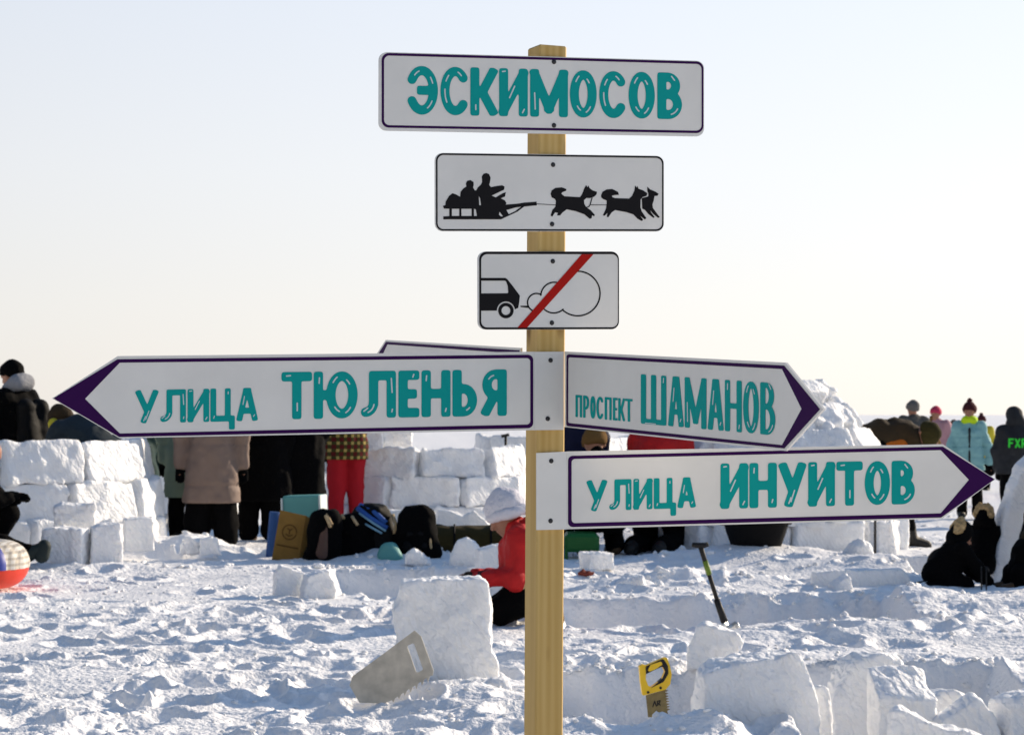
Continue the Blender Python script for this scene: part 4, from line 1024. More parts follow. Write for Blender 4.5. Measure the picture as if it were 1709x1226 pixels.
    if scarf:
        solid('scarf', [(HP(-.06, .05, -.13), HP(.06, .05, -.13), .06 * s, .06 * s), (HP(-.06, -.05, -.13), HP(.06, -.05, -.13), .06 * s, .06 * s), (HP(-.03, .075, -.095), HP(.03, .075, -.095), .04 * s, .04 * s)], M[scarf], root, res * .7, k=.03)
    if extra: extra(root, K, s, HP)
    return root
def at(pxx, D, z=None):
    x = (pxx - CX) / F * D; return (x, D, hz(x, D) if z is None else z)

# bearded man behind the left igloo, looking left
def bag_on_back(root, K, s, HP):
    c = K['chest']
    bo = solid('backpack', [(c + np.array([-.10, -.21, .06]), c + np.array([-.10, -.24, -.34]), .09, .11), (c + np.array([.10, -.21, .06]), c + np.array([.10, -.24, -.34]), .09, .11)], M['blackb'], root, .02, k=.08, noise=.012)
    solid('hood', [(HP(-.06, -.10, -.10), HP(.06, -.10, -.10), .075, .075), (HP(-.10, .0, -.13), HP(-.06, -.1, -.10), .05, .07), (HP(.10, .0, -.13), HP(.06, -.1, -.10), .05, .07), (HP(0, -.12, -.06), HP(0, -.12, -.09), .05, .06)], M['hoodfleece'], root, .018, k=.04, noise=.008)
    solid('beard', [(HP(-.03, .05, -.085), HP(.03, .05, -.085), .038, .038)], M['hair'], root, .012)
person('bearded man in black jacket with pale hood and black beanie behind the left igloo', at(26, 20.9, -.03), 62, dict(head=(0, .05, 1.645), look=(.0, 1, -.1), ell=(-.28, .05, 1.13), elr=(.27, .12, 1.12), wrr=(.2, .33, 1.05), wrl=(-.2, .3, 1.03)), s=1.0, jacket='black', hat='beanie', bulk=1.12, extra=bag_on_back)
# person bent over behind the left igloo
person('person in dark slate jacket and yellow collar bending down behind the left igloo', at(163, 20.3, .03), 68,
       dict(head=(0, .40, 1.16), neck=(0, .34, 1.08), chest=(0, .20, 1.02), waist=(0, .06, .93), pelvis=(0, -.10, .83), shl=(-.19, .30, 1.06), shr=(.19, .30, 1.06), ell=(-.24, .40, .80), elr=(.24, .40, .80), wrl=(-.2, .5, .6), wrr=(.2, .5, .6), hil=(-.1, -.1, .83), hir=(.1, -.1, .83), look=(0, 1, -.5)),
       jacket='slate', hat='beanie', hatm='brown', hem=.74, bulk=1.1, extra=lambda root, K, s, HP: solid('scarf', [(HP(-.10, .03, -.02), HP(-.11, .05, -.14), .055, .06), (HP(-.05, .09, -.09), HP(-.10, .05, -.12), .05, .05)], M['yellow'], root, .015))
person('crouching person in dark green jacket half hidden behind the right end of the left igloo', at(228, 21.5, -.03), 30,
       dict(head=(0, .2, 1.20), neck=(0, .14, 1.06), chest=(0, .06, .90), waist=(0, -.03, .72), pelvis=(0, -.1, .58), shl=(-.19, .1, 1.02), shr=(.19, .1, 1.02), ell=(-.27, .16, .75), elr=(.27, .16, .75), wrl=(-.2, .35, .6), wrr=(.2, .35, .6),
            hil=(-.1, -.1, .56), hir=(.1, -.1, .56), knl=(-.16, .26, .5), knr=(.16, .26, .5)), s=.97, jacket='dgreen', hat='beanie', hatm='dgreen', bulk=1.05)
# crouching figure cut by the left edge
person('person in black crouching at the left edge with one boot stretched out', at(-40, 17.6), -100,
       dict(head=(0, .10, .92), neck=(0, .02, .80), chest=(0, -.03, .62), waist=(0, -.1, .44), pelvis=(0, -.13, .30), shl=(-.18, 0, .74), shr=(.18, 0, .74), ell=(-.24, .10, .52), elr=(.2, .15, .52), wrl=(-.12, .28, .56), wrr=(.05, .30, .57),
            hil=(-.1, -.1, .28), knl=(-.12, .22, .44), anl=(-.12, .05, .10), tol=(-.12, .2, .06), hir=(.1, -.1, .26), knr=(.16, .30, .19), anr=(.16, .50, .13), tor=(.15, .62, .17)), s=1.0, jacket='black', hair='hair', boots='sole', res=.018, bulk=1.0, extra=lambda root, K, s, HP: solid('boot_sole', [(K['tor'] + np.array([0, .0, -.05]), K['tor'] + np.array([0, .02, .02]), .062, .055)], M['sole'], root, .012))
# row of coats seen from behind
person('person in long sage green coat partly hidden behind the beige coat', at(313, 20.9), 12, dict(ell=(-.25, 0, 1.1), wrl=(-.24, .05, .84)), s=.95, jacket='sage', hem=.46, flare=.01, hat='beanie', hatm='greyknit', bulk=1.0, seams=(1.2, .98, .76, .6), noise=.008)
def skirt(root, K, s, HP):
    solid('skirt', [(K['pelvis'] + np.array([-.09, 0, -.2]), K['anl'] + np.array([-.03, 0, .06]), .12, .125), (K['pelvis'] + np.array([.09, 0, -.2]), K['anr'] + np.array([.04, 0, .02]), .12, .12)], M['black'], root, .02, k=.05, noise=.015)
person('person in long beige puffer coat and dark trousers seen from behind', at(353, 20.5), 4, dict(ell=(-.30, 0, 1.12), elr=(.30, 0, 1.12), wrl=(-.305, .03, .80), wrr=(.305, .03, .80)), s=.97, jacket='beige', hem=.43, flare=.03, hat='beanie', hatm='black', extra=skirt, bulk=1.04, seams=(1.30, 1.0, .60), noise=.010)
person('tall person in long black coat standing right of the beige coat', at(434, 21.4), -8, dict(), s=1.0, jacket='black', hem=.40, flare=.03, hat='beanie', bulk=1.25, boots='bootbrown')
person('broad person in black coat standing left of the tartan jacket', at(493, 21.6), 10, dict(elr=(.30, .02, 1.13), wrr=(.24, .16, .95)), s=1.0, jacket='black', hem=.42, flare=.0, hat='beanie', bulk=1.30)
person('person in tartan jacket and red trousers beside the low igloo wall', at(578, 23.1), 20, dict(ell=(-.25, .02, 1.1), wrl=(-.26, .06, .83), elr=(.22, .1, 1.14), wrr=(.10, .25, 1.05)), s=.98, jacket='plaid', trousers='redt', hem=.78, hat='beanie', bulk=1.05)
# kneeling worker by the big block
person('kneeling person in red jacket and white knitted hat working on a block behind the post', at(880, 12.95), 90,
       dict(head=(0, .125, .665), neck=(0, .065, .575), look=(0, 1, -.45), chest=(0, .03, .44), waist=(0, .01, .33), pelvis=(0, -.02, .25), shl=(-.14, .04, .53), shr=(.14, .04, .53), ell=(-.17, .06, .29), elr=(.17, .06, .29), wrl=(-.12, .29, .285), wrr=(.10, .29, .285),
            hil=(-.09, -.03, .24), hir=(.09, -.03, .24), knl=(-.13, .17, .10), knr=(.13, .17, .10), anl=(-.10, -.125, .15), anr=(.10, -.125, .15), tol=(-.10, -.165, .05), tor=(.10, -.165, .05)), base=SIT, s=1.0, jacket='red', trousers='black', boots='bootbrown', gloves='brown', hat='beanie', hatm='whiteknit', res=.011, bulk=.86, curl=.25, noise=.016,
       extra=lambda root, K, s, HP: (solid('folded_hood', [(HP(-.07, -.06, -.14), HP(.07, -.06, -.14), .055, .055), (HP(-.09, .03, -.15), HP(-.07, -.06, -.14), .035, .05), (HP(.09, .03, -.15), HP(.07, -.06, -.14), .035, .05)], M['red'], root, .011, k=.03, noise=.01, nf=22),
                                     solid('waistband', [(K['pelvis'] + np.array([-.12, .03, .02]), K['pelvis'] + np.array([.12, .03, .02]), .085, .085)], M['cream'], root, .012),
                                     solid('cuff', [(K['wrl'] + (K['ell'] - K['wrl']) * .12, K['wrl'] + (K['ell'] - K['wrl']) * .22, .052, .054)], M['burg'], root, .008), solid('hat_roll', [(HP(.105 * math.cos(R(t)), -.015 + .105 * math.sin(R(t)), -.005 + .35 * .105 * math.sin(R(t))), HP(.105 * math.cos(R(t + 20)), -.015 + .105 * math.sin(R(t + 20)), -.005 + .35 * .105 * math.sin(R(t + 20))), .024, .024) for t in range(0, 360, 20)], M['whiteknit'], root, .009, noise=.004, nf=30)))
# people glimpsed between the two right arrow boards
def neon_panel(root, K, s, HP):
    c = K['chest']
    for sx in (-1, 1):
        solid('shoulder_panel', [(K['shl' if sx < 0 else 'shr'] + np.array([0, -.03, .02]), K['shl' if sx < 0 else 'shr'] + np.array([-sx * .04, -.06, -.20]), .078, .07)], M['neong'], root, .018, noise=.004)
person('person in navy jacket with neon green shoulders glimpsed right of the post', at(962, 20.4), 8, dict(head=(0, .08, 1.50), neck=(0, .04, 1.36), shl=(-.19, .02, 1.27), shr=(.19, .02, 1.27), chest=(0, 0, 1.15)), s=.92, jacket='navy', hat='beanie', hatm='navy', bulk=1.1, extra=neon_panel)
person('crouching person in tan knitted hat below the foreshortened arrow board', at(1004, 19.3), 15,
       dict(head=(0, .20, .93), neck=(0, .12, .82), chest=(0, .02, .68), waist=(0, -.06, .52), pelvis=(0, -.12, .38), shl=(-.19, .06, .76), shr=(.19, .06, .76), ell=(-.25, .2, .55), elr=(.25, .2, .55), wrl=(-.15, .4, .5), wrr=(.15, .4, .5), hil=(-.1, -.1, .36), hir=(.1, -.1, .36), knl=(-.16, .26, .42), knr=(.16, .26, .42)), s=1.06, jacket='black', hat='beanie', hatm='tan', boots='bootbrown', bulk=1.05)
def blue_sleeve(root, K, s, HP):
    solid('sleeve_panel', [(K['shl'] + np.array([0, 0, .01]), K['ell'], .098, .085)], M['blue'], root, .02)
person('kneeling person in red jacket with a blue sleeve left of the right dome', at(1098, 19.6), -20,
       dict(head=(0, .28, .96), neck=(0, .20, .92), chest=(0, .02, .86), waist=(0, -.06, .7), pelvis=(0, -.12, .5), shl=(-.19, .06, .93), shr=(.19, .06, .93), ell=(-.27, .2, .72), elr=(.25, .2, .7), wrl=(-.15, .4, .6), wrr=(.15, .4, .6), hil=(-.1, -.1, .45), hir=(.1, -.1, .45), knl=(-.14, .12, .10), knr=(.14, .12, .10), anl=(-.12, -.3, .08), anr=(.12, -.3, .08), tol=(-.12, -.42, .05), tor=(.12, -.42, .05), look=(0, 1, -.8)),
       s=1.06, jacket='red', hair='hair', bulk=1.05, extra=blue_sleeve)
# right crowd
def lining(root, K, s, HP):
    solid('orange_panel', [(K['waist'] + np.array([.05, -.02, -.10]), K['chest'] + np.array([.05, -.03, -.11]), .105, .105)], M['orange'], root, .016, k=.05, noise=.006)
    solid('mitten', [(K['pelvis'] + np.array([.17, .06, -.06]), K['pelvis'] + np.array([.18, .07, -.11]), .035, .03)], M['hoodfleece'], root, .012)
person('person in brown and orange jacket with olive beanie bending over the right dome', at(1478, 20.6, -.03), -75,
       dict(head=(.16, .33, 1.08), neck=(.08, .27, 1.10), chest=(0, .13, 1.10), waist=(0, -.06, 1.09), pelvis=(0, -.20, 1.03), shl=(-.14, .22, 1.09), shr=(.13, .22, 1.06), ell=(-.20, .30, .84), elr=(.20, .33, .82), wrl=(-.12, .42, .64), wrr=(.15, .44, .62),
            hil=(-.10, -.18, .98), hir=(.10, -.14, .98), knl=(-.11, -.1, .55), knr=(.11, .13, .55), anl=(-.11, -.12, .09), anr=(.11, .21, .09), tol=(-.12, .05, .04), tor=(.12, .36, .04), look=(.65, .35, -.7)),
       s=1.0, jacket='brown', trousers='black', hat='beanie', hatm='olive', bulk=.80, extra=lining, gloves='black', hem=.94)
person('person in grey knitted hat and grey coat rising above the bent figure', at(1524, 30, -.05), 20, dict(), s=.835, jacket='greycloth', hem=.5, hat='beanie', hatm='greyknit', bulk=1.1, res=.02)
def braid(root, K, s, HP):
    solid('braid', [(HP(.06, .05, -.06), HP(.10, .05, -.35), .035, .03)], M['tan'], root, .02)
person('girl in pink hat and dusty pink jacket with long braid, behind the olive beanie', at(1562, 32.5, -.05), 150, dict(), s=.795, jacket='pink', hat='beanie', hatm='pinkknit', bulk=1.15, res=.02, trousers='coral', extra=braid)
person('person in coral jacket standing behind the head of the bent figure', at(1560, 28, -.05), 160, dict(head=(0, .1, 1.02), neck=(0, .05, .92), chest=(0, 0, .8), shl=(-.16, .02, .87), shr=(.16, .02, .87), ell=(-.2, .05, .66), elr=(.2, .05, .66), wrl=(-.2, .1, .5), wrr=(.2, .1, .5), waist=(0, 0, .65), pelvis=(0, 0, .58), hil=(-.1, 0, .56), hir=(.1, 0, .56), knl=(-.1, .02, .32), knr=(.1, .02, .32)), s=.88, jacket='coral', hair='tan', res=.022)
def zipper(root, K, s, HP):
    solid('zip', [(K['chest'] + np.array([0, .16 * s, .10 * s]), K['pelvis'] + np.array([0, .165 * s, -.1 * s]), .016, .016)], M['charcoal'], root, .012)
person('child in aqua jacket, neon scarf and burgundy pompom hat facing the camera', at(1618, 25.6), 168, dict(look=(.1, 1, -.1), shl=(-.16, 0, 1.40), shr=(.16, 0, 1.40), ell=(-.27, 0, 1.12), elr=(.27, 0, 1.12), wrr=(.30, .06, .84), wrl=(-.31, .05, .84)), s=.775, jacket='aqua', hem=.74, flare=.0, hat='pom', hatm='burg', scarf='neon', bulk=1.0, seams=(1.25, 1.1, .95, .82), extra=zipper, res=.014)
person('dark haired child in blue jacket far off beside the aqua child', at(1592, 40, -.05), 200, dict(), s=.68, jacket='blue', hair='hair', bulk=1.25, res=.025)
person('distant child in yellow jacket and burgundy hat right of the aqua child', at(1638, 36, -.05), 170, dict(), s=.72, jacket='yellow', hat='pom', hatm='burg', bulk=1.1, res=.022, scarf='pink')
def jacket_mark(root, K, s, HP):
    c = K['waist']
    L = []
    for ch, x0 in (('F', -.065), ('X', .007), ('R', .080)):
        L.append([[(x0 + p[0], p[1]) for p in lp] for lp in contours([[(p[0] * .042, p[1] * .085) for p in q] for q in G[ch]], .020, .0035)])
    base_z = c[2] + .11; Vv, Ff = [], []
    for loops in L:
        P, fs = in_loops(loops); k = len(Vv)
        Vv += [(a - .06, -.215 * s - .045 + .5 * max(0, abs(a - .06) - .05)**2, base_z + b) for a, b in P]
        Ff += [tuple(i + k for i in f) for f in fs]
    mesh('chest_lettering', Vv, Ff, M['neong'], root, False)
    solid('cuff_panel', [(K['pelvis'] + np.array([.05, -.19, -.02]), K['pelvis'] + np.array([.12, -.18, -.10]), .02, .02)], M['cream'], root, .015)
person('person in charcoal and black jacket with green letters at the right edge, seen from behind', at(1696, 24.5, -.03), 0, dict(head=(-.02, .04, 1.63), ell=(-.27, .02, 1.13), wrl=(-.25, .1, .88)), s=.755, jacket='charcoal', hat='beanie', hatm='charcoal', hood='charcoal', bulk=1.35, hem=.80, extra=jacket_mark, res=.018)
# crouching children in black at the right
kn = dict(head=(0, .34, .52), neck=(0, .24, .47), chest=(0, .10, .40), waist=(0, -.06, .34), pelvis=(0, -.20, .27), shl=(-.15, .18, .44), shr=(.15, .18, .44), ell=(-.2, .28, .22), elr=(.2, .28, .22), wrl=(-.14, .42, .1), wrr=(.14, .42, .1), look=(0, 1, -.6),
          hil=(-.09, -.16, .22), hir=(.09, -.16, .22), knl=(-.14, .05, .08), knr=(.14, .05, .08), anl=(-.11, -.26, .08), anr=(.11, -.26, .08), tol=(-.11, -.40, .05), tor=(.11, -.40, .05))
def sole_out(root, K, s, HP):
    solid('ski_boot', [(K['anr'], K['tor'], .06 * s, .045 * s), (K['tor'], K['tor'] + np.array([0, -.10 * s, -.01]), .045 * s, .03 * s)], M['boot'], root, .01)
person('kneeling person in black with blond fur hood trim, boot stretched to the left', at(1590, 15.7, -.03), -78, dict(head=(0, .10, .60), neck=(0, .06, .50), chest=(0, .0, .37), waist=(0, -.10, .26), pelvis=(0, -.17, .19), shl=(-.15, .04, .47), shr=(.15, .04, .47), ell=(-.2, .19, .30), elr=(.2, .20, .28), wrl=(-.14, .36, .14), wrr=(.14, .36, .12), look=(.2, 1, -.55),
       knr=(.13, .10, .08), anr=(.12, -.34, .06), tor=(.12, -.50, .035)), base=SIT, s=.66, jacket='black', hood='furtop', bulk=1.0, res=.011, noise=.010, extra=sole_out)
person('kneeling person in black whose blond fur trimmed hood shows highest', at(1642, 17.0, .0), -30, dict(head=(0, .06, .72), neck=(0, .04, .61), chest=(0, 0, .46), shl=(-.16, .02, .55), shr=(.16, .02, .55), ell=(-.22, .12, .38), elr=(.24, .12, .38), wrl=(-.12, .28, .26), wrr=(.18, .30, .26), waist=(0, -.05, .32), pelvis=(0, -.10, .22), look=(0, 1, .2)), base=SIT, s=.60, jacket='black', hood='furtop', bulk=1.0, res=.011, noise=.010)
person('person in black kneeling at the right edge with brown fur collar', at(1722, 15.7, -.04), -75, dict(head=(0, .06, .58), neck=(0, .04, .50), chest=(0, 0, .40), shl=(-.15, .02, .46), shr=(.15, .02, .46), ell=(-.22, .04, .3), elr=(.19, .08, .3), wrl=(-.2, -.1, .2), wrr=(.12, .24, .2), waist=(0, -.02, .3), pelvis=(0, -.06, .22), look=(0, 1, -.4)), base=SIT, s=.70, jacket='black', trousers='black', hood='brown', hair='hair', bulk=1.15, boots='bootbrown', res=.014)
person('person in black standing with one leg against the leaning slab at the right edge', at(1806, 16.3, -.03), 60, dict(knl=(-.16, .30, .50), anl=(-.14, .42, .10), tol=(-.14, .50, .05), hil=(-.1, .02, .92)), s=1.0, jacket='black', hat='beanie', bulk=1.0)
# ------------------------------------------------------------------ things lying about
# bags by the middle igloo
def bag(name, label, pxc, D, w, h, d, m, yaw=0, lean=0, parts=None, rnd=.05, cat='bag', top=.8, group='bags and boxes in the row by the igloo'):
    x, y, z = at(pxc, D)
    a, b = w / 2 - rnd, d / 2
    caps = []
    for sx in (-1, -.33, .33, 1):
        caps.append(((sx * a, 0, rnd), (sx * a * top + lean * h, 0, h - rnd * 1.2), b, b * .8))
    fn, A, Bb = blob(caps, k=.06, noise=.020, nf=8, seed=int(pxc))
    V, Q = surface_nets(fn, A, Bb, .016)
    e = np_mesh(name, V, Q, M[m], None, (x, y, z)); e.rotation_euler = (0, 0, R(yaw)); tag(e, label, cat, group)
    if parts: parts(e, w, h, d)
    return e
def handle(m, pts, r=.012):
    def f(e, w, h, d):
        for P in pts: 
            b = MB(); b.tube([(p[0] * w, p[1] * d, p[2] * h) for p in P], r, 8); b.build('strap', M[m], e, True)
    return f
# brown paper bag, tilted
x, y, z = at(478, 18.7)
e = empty('paper_bag', (x, y, z - .02), 'crumpled brown paper carrier bag with round print, in front of the blue mat', 'bag', 'bags and boxes in the row by the igloo'); e.rotation_euler = (R(-4), R(8), R(-10))
b = MB(); wv, hv, dv = .235, .43, .10
P = [(-wv / 2, -dv / 2, 0), (wv / 2, -dv / 2, 0), (wv / 2 + .05, dv / 2, 0), (-wv / 2 + .05, dv / 2, 0)]
T = [(-wv / 2 + .005, -.045, hv), (wv / 2 - .0, -.04, hv - .015), (wv / 2 + .07, .03, hv - .05), (-wv / 2 + .05, .03, hv - .02)]
b.add(P + T, [(0, 3, 2, 1), (0, 1, 5, 4), (1, 2, 6, 5), (2, 3, 7, 6), (3, 0, 4, 7)])
b.build('paper', M['paper'], e)
def on_front(loops, off=.004):
    Pq, fs = in_loops(loops)
    return [(a, -dv / 2 - off + c / hv * .008, c) for a, c in Pq], fs
ring = contours([circ(0, .255, .062, 0, 360, 30)], .009, .002) ; V1, F1 = on_front(ring); mesh('printed_ring', V1, F1, M['print'], e, False)
mk = contours([[(-.028, .235), (0, .222), (.028, .235)], [(-.02, .285), (0, .272), (.02, .285)], [(0, .27), (0, .24)]], .009, .002); V1, F1 = on_front(mk); mesh('printed_mark', V1, F1, M['print'], e, False)
ln_ = contours([[(-.09, .135), (.095, .128)]], .012, .002); V1, F1 = on_front(ln_); mesh('printed_line', V1, F1, M['print'], e, False)
# teal foam box
x, y, z = at(511, 19.4)
e = empty('foam_box', (x, y, z), 'teal foam box with pale edges standing behind the paper bag', 'box', 'bags and boxes in the row by the igloo'); e.rotation_euler = (0, R(-2), R(-8))
b = MB(); b.box((0, 0, .26), (.33, .26, .52), bev=.01); b.build('body', M['tealbox'], e)
b = MB(); b.box((.171, -.02, .37), (.018, .27, .30), bev=.004); b.build('edge_strip', M['foamedge'], e)
b = MB(); b.box((-.172, -.02, .38), (.014, .26, .24), bev=.004); b.build('edge_strip', M['foamedge'], e)
# rolled blue mat
x, y, z = at(452, 19.0)
b = MB()
sp_ = [(.012 + .058 * t / 60 , t * .32) for t in range(61)]
b.tube([(0, 0, 0), (0, 0, .40)], .046, 20)
o = b.build('foam_mat', M['mat'], None, False, (x, y, z)); o.rotation_euler = (0, R(5), 0); tag(o, 'rolled blue foam mat upright behind the paper bag', 'mat', 'bags and boxes in the row by the igloo')
bag('backpack', 'taupe and black backpack between the paper bag and the dark heap', 538, 18.55, .23, .385, .19, 'black', 4, .06,
    lambda e, w, h, d: (solid('front_pocket', [((.0, -.075, .06), (.02, -.07, .27), .058, .042)], M['bagtaupe'], e, .014, noise=.006), handle('cream', [[(.12, -.5, .98), (.2, -.62, .88), (.3, -.6, .72)], [(.16, -.4, 1.0), (.26, -.6, .9), (.36, -.55, .78)]], .012)(e, w, h, d), handle('blackb', [[(.1, 0, .95), (.16, 0, 1.08), (.22, 0, .95)]], .012)(e, w, h, d)))
bag('duffel_bag', 'large black duffel bag with cream straps in the middle of the row', 592, 18.75, .34, .33, .22, 'black', 0, 0, handle('cream', [[(-.05, -.35, 1.02), (.02, -.52, .92), (.10, -.5, .80)], [(-.30, -.2, 1.05), (-.26, -.4, .98)]], .014), top=.75)
bag('bag', 'black bag with blue striped webbing, left of the round backpack', 632, 18.8, .32, .40, .22, 'blackb', 0, -.15,
    lambda e, w, h, d: (handle('bluestripe', [[(-.55, -.25, 1.0), (-.2, -.62, .80), (.25, -.62, .58)], [(-.5, -.1, 1.06), (-.08, -.5, .92), (.22, -.6, .70)]], .024)(e, w, h, d), handle('blue2', [[(-.5, -.45, .90), (-.12, -.78, .70), (.22, -.78, .53)], [(-.45, -.5, .72), (-.1, -.80, .58), (.12, -.78, .48)]], .010)(e, w, h, d), handle('cream', [[(.38, -.2, .86), (.48, -.45, .66), (.44, -.5, .46)]], .016)(e, w, h, d)), top=.6)
b = bag('plastic_bag', 'small pale teal plastic bag lying by the round backpack', 650, 18.4, .13, .12, .10, 'tealbox', 0, 0, rnd=.03)
bag('backpack', 'round black backpack with a top loop, right of the striped bag', 694, 18.7, .31, .395, .24, 'black', 0, 0,
    lambda e, w, h, d: (handle('blackb', [[(-.12, 0, .95), (-.06, 0, 1.08), (.06, 0, 1.09), (.14, 0, .95)]], .011)(e, w, h, d), handle('cream', [[(.40, -.42, .42), (.43, -.46, .2), (.42, -.45, .1)]], .011)(e, w, h, d), solid('front_pocket', [((-.06, -.10, .09), (.06, -.10, .09), .05, .05), ((-.05, -.095, .19), (.05, -.095, .19), .04, .04)], M['blackb'], e, .014, k=.05)), top=.55, rnd=.06)
# dark canvas bench roll
x, y, z = at(780, 19.2)
e = empty('canvas_bundle', (x, y, z), 'long dark khaki canvas bundle lying left of the red jacket', 'bundle', 'bags and boxes in the row by the igloo')
solid('canvas', [((-.30, 0, .12), (.40, 0, .13), .13, .12), ((-.30, .1, .14), (.40, .08, .15), .12, .11)], M['khaki'], e, .018, noise=.012, nf=7)
for xx in (-.12, .2):
    b = MB(); b.tube([(xx + .001 * k, .05 + .185 * math.cos(R(t)), .13 + .138 * math.sin(R(t))) for k, t in enumerate(range(-20, 201, 20))], .009, 8); b.build('strap', M['blackb'], e, True)

# inflatable tube at the left edge
x, y, z = at(-72, 15.4)
e = empty('snow_tube', (x, y, z + .02), 'red, white and blue inflatable snow tube at the left edge', 'snow tube')
def ring_part(name, m, a0, a1, t0, t1):
    V, Q = [], []
    na, nt_ = 48, 14
    for i in range(na + 1):
        a = R(a0 + (a1 - a0) * i / na)
        for j in range(nt_ + 1):
            t = R(t0 + (t1 - t0) * j / nt_); rr = .335 + .165 * math.cos(t)
            pk = 1 + .012 * math.sin(a * 26) * (1 if t1 > 100 else .5)
            V.append((rr * math.cos(a) * pk, rr * math.sin(a) * pk, .165 + .165 * math.sin(t)))
    for i in range(na):
        for j in range(nt_): q = i * (nt_ + 1) + j; Q.append((q, q + nt_ + 1, q + nt_ + 2, q + 1))
    return mesh(name, V, Q, m, e, True)
ring_part('base_cover', M['tubred'], 0, 360, -180, -8)
ring_part('checked_panel', M['tubgrid'], -34, 60, -8, 180)
ring_part('blue_panel', M['tubblue'], 60, 180, -8, 180)
ring_part('blue_panel', M['tubblue'], -180, -34, -8, 180)

# worn toothed ice saw leaning on the large block
plS = Plane(px(650, 1165, 9.42), -6)
saw = rounded([(691, 1052.5), (702, 1062), (723, 1119), (722, 1128)] + [q for k in range(7) for q in ((717 - k * 9.6, 1128.5 + k * 6.0), (714 - k * 9.6, 1139 + k * 5.4), (711.5 - k * 9.6, 1131.5 + k * 6.0))] + [(641, 1173), (600, 1171), (583, 1142), (588, 1127), (640, 1090)], 0)
slot = rounded([(678.5, 1078), (690, 1073), (706, 1118), (695, 1123)], [3, 3, 3, 3], 4)
pS = px(650, 1165, 9.42)
o = sheet('ice_saw', plS, [[saw, slot]], M['steel'], 0.0, .006, None, pS); o.location = tuple(pS); o.rotation_euler = (R(-7), 0, 0)
tag(o, 'worn metal ice saw plate with hand slot and big teeth, leaning on a snow block', 'saw')

# yellow handled saw standing in the snow
D7 = 9.5; pl7s = Plane(px(1094, 1175, D7), 8); rt = px(1094, 1175, D7)
zz = lambda L: [(880 + x / 3.175, 840 + y / 3.175) for x, y in L]
e = empty('hand_saw', rt, 'hand saw with yellow and black handle stuck upright in the snow', 'saw')
outer = rounded(zz([(594, 860), (611, 850), (629, 856), (722, 816), (740, 812), (757, 860), (766, 905), (758, 955), (734, 984), (612, 1017), (600, 940)]), [3, 3, 2, 4, 4, 6, 8, 6, 4, 2, 4], 4)
hole = rounded(zz([(630, 900), (716, 862), (730, 890), (712, 930), (656, 972), (640, 962), (628, 928)]), 3, 4)
sheet('handle', pl7s, [[outer, hole]], M['yplastic'], .012, .024, e, rt)
grip = rounded(zz([(627, 862), (722, 820), (746, 860), (748, 900), (722, 944), (656, 976), (690, 948), (716, 925), (731, 890), (718, 860), (630, 902)]), [3, 4, 5, 6, 6, 0, 0, 3, 3, 3, 0], 4)
gp = sheet('grip', pl7s, [[grip]], M['bplastic'], .015, .030, e, rt)
sheet('grip_inlay', pl7s, [[rounded(zz([(637, 884), (655, 852), (712, 834), (716, 852), (680, 876), (650, 888)]), [2, 3, 3, 2, 3, 2], 4)]], M['yplastic'], .0165, .002, gp, rt)
bl = sheet('blade', pl7s, [[zz([(628, 1014), (735, 984)] + [q for k in range(8) for q in ((748 + k * 1.5, 990 + k * 14), (730 + k * 1.6, 998 + k * 14))] + [(752, 1130), (640, 1130)])]], M['blade'], .001, .002, e, rt)
sheet('blade_print', pl7s, [contours([zz(q) for q in ([(665, 1075), (675, 1045), (684, 1072)], [(690, 1068), (690, 1045), (704, 1042), (700, 1056), (692, 1058), (705, 1066)])], 2.0, .3)], M['bplastic'], .0022, 0, bl, rt)
for q in (zz([(640, 998)]), zz([(706, 975)])):
    p = pl7s.loc2(q[0][0], q[0][1], .012); c = pl7s.w(p[0], p[1], .012) - rt
    b = MB(); b.tube([c - pl7s.n * .002, c + pl7s.n * .003], .006, 12); b.build('rivet', M['bplastic'], e)

# shovel
D8 = 12.4; e = empty('snow_shovel', px(1218, 1050, D8), 'black shovel with T grip and green band stuck upright in the snow', 'shovel'); rt = px(1218, 1050, D8)
Pp = lambda x, y, dy=0: px(x, y, D8 - dy) - rt
b = MB(); b.tube([Pp(1168, 908, .10), Pp(1181, 950, .07)], [.0145, .0135], 12); b.tube([Pp(1181.2, 951, .07), Pp(1199, 1008, .03)], .0125, 12); b.build('shaft', M['pole'], e, True)
b = MB(); b.tube([Pp(1176.5, 935, .081), Pp(1183.5, 958, .066)], .0155, 12); b.build('green_band', M['gpole'], e, True)
b = MB(); b.tube([Pp(1155, 908.5, .10), Pp(1162, 909.5, .10), Pp(1175, 909.5, .10), Pp(1182, 907.5, .10)], [.013, .016, .016, .013], 12); b.build('grip', M['bplastic'], e, True)
b = MB(); b.tube([Pp(1196, 1000, .035), Pp(1209, 1037, .01)], [.018, .021], 12); b.build('socket', M['bplastic'], e, True)
Vv, Ff = [], []
A0, A1, B0, B1 = Pp(1203, 1037), Pp(1232, 1040, -.03), Pp(1216, 1075), Pp(1247, 1076, -.03)
for i in range(7):
    for j in range(6):
        u, v = i / 6, j / 5; p = (A0 * (1 - u) + A1 * u) * (1 - v) + (B0 * (1 - u) + B1 * u) * v
        p = p + np.array([0, .03 * (1 - (2 * u - 1)**2), .012 * math.sin(u * 9)]); Vv.append(p)
for i in range(6):
    for j in range(5): q = i * 6 + j; Ff.append((q, q + 6, q + 7, q + 1))
o = mesh('blade', Vv, Ff, M['shovel'], e); md = o.modifiers.new('thickness', 'SOLIDIFY'); md.thickness = .003

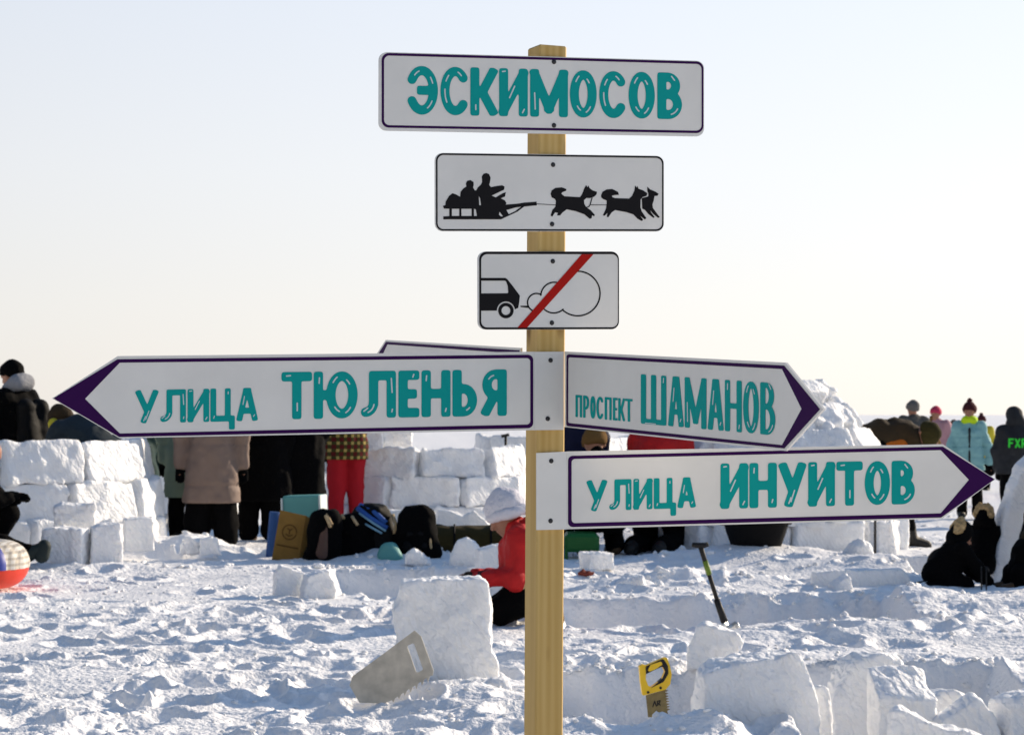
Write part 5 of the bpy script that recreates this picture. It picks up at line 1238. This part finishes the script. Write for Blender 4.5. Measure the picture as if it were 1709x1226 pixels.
# black tub in front of the right dome
x, y, z = at(1262, 18.4)
z = EYE - (915 - HZ) / F * 18.4
e = empty('plastic_tub', (x, y, z), 'big black plastic tub in front of the right dome under the lowest arrow', 'tub')
b = MB(); V, Q = [], []; n = 40; prof = [(.17, 0), (.20, .02), (.235, .12), (.262, .215), (.266, .22), (.250, .22), (.222, .12), (.19, .035), (0.001, .035)]
for i in range(n):
    a = 2 * math.pi * i / n
    for r_, h_ in prof: V.append((r_ * math.cos(a) * 1.05, r_ * math.sin(a) * .8, h_))
m_ = len(prof)
for i in range(n):
    for j in range(m_ - 1): p = i * m_ + j; q2 = ((i + 1) % n) * m_ + j; Q.append((p, q2, q2 + 1, p + 1))
V.append((0, 0, 0)); 
for i in range(n): Q.append((len(V) - 1, ((i + 1) % n) * m_, i * m_))
mesh('basin', V, Q, M['blackb'], e)
b = MB(); b.tube([(.278 * math.cos(R(t)) * 1.05, .278 * math.sin(R(t)) * .8, .217) for t in range(0, 361, 12)], .011, 8, False); b.build('rim', M['blackb'], e, True)
b = MB(); b.tube([(-.275, -.04, .205), (-.315, -.03, .21), (-.315, .03, .21), (-.275, .04, .205)], .010, 8); b.build('handle', M['blackb'], e, True)
# thin black poles
x, y, z = at(1460.5, 18.6); b = MB(); b.tube([(0, 0, -.1), (0, 0, .55)], .011, 10); b.tube([(0, 0, .55), (0, 0, .62)], [.016, .014], 10); o = b.build('pole', M['pole'], None, True, (x, y, z)); tag(o, 'thin black pole stuck in the snow by the right dome', 'pole')
x, y, z = at(844, 24.6); b = MB(); b.tube([(0, 0, -.1), (.0, 0, 1.0)], .016, 10); b.tube([(-.05, 0, .99), (.04, 0, 1.01)], .018, 10); o = b.build('pole', M['pole'], None, True, (x, y, z)); tag(o, 'dark pole rising behind the right end of the middle wall', 'pole')
x, y, z = at(1641, 15.3); e = empty('pole', (x, y, z), 'pair of thin dark sticks under the kneeling figures at the right', 'sticks')
for dx in (-.012, .022):
    b = MB(); b.tube([(dx, 0, -.05), (dx + .003, .02, .17)], .005, 8); b.build('stick', M['pole'], e, True)
# dark sledge tipped behind the kneeling pair
x, y, z = at(1590, 18.2)
e = empty('sledge', (x, y, z + .02), 'black plastic sledge tipped on the snow behind the kneeling pair', 'sledge')
solid('hull', [((-.12, 0, .17), (-.02, 0, .20), .095, .09), ((-.02, 0, .19), (.20, .05, .11), .085, .03), ((-.10, 0, .22), (-.06, 0, .25), .07, .06)], M['blackb'], e, .014, k=.04)
b = MB(); b.tube([(-.20, -.02, .2), (-.1, -.06, .30), (.05, -.05, .25), (.2, .02, .13)], .01, 8); b.build('rim', M['blackb'], e, True)
# green plastic sledge under the lowest arrow
x, y, z = at(970, 19.0)
e = empty('sledge', (x, y, z + .05), 'green plastic sledge half buried right of the post', 'sledge'); b = MB(); b.box((0, 0, .10), (.30, .45, .16), bev=.03); b.build('hull', M['gsled'], e); b = MB(); b.box((-.135, -.19, -.02), (.03, .04, .16), bev=.006); b.build('runner', M['gsled'], e); b = MB(); b.box((.135, -.19, -.02), (.03, .04, .16), bev=.006); b.build('runner', M['gsled'], e)
# red brown scrap
x, y, z = at(978, 16.6)
o = solid('scrap', [((-.05, 0, .02), (.05, .02, .02), .016, .014), ((-.02, 0, .02), (-.02, .01, .05), .008, .004), ((.02, 0, .02), (.03, .0, .055), .007, .004)], M['scrap'], None, .006, (x, y, z + .02), noise=.006, nf=30); tag(o, 'small red brown scrap lying on the snow right of the post', 'scrap')
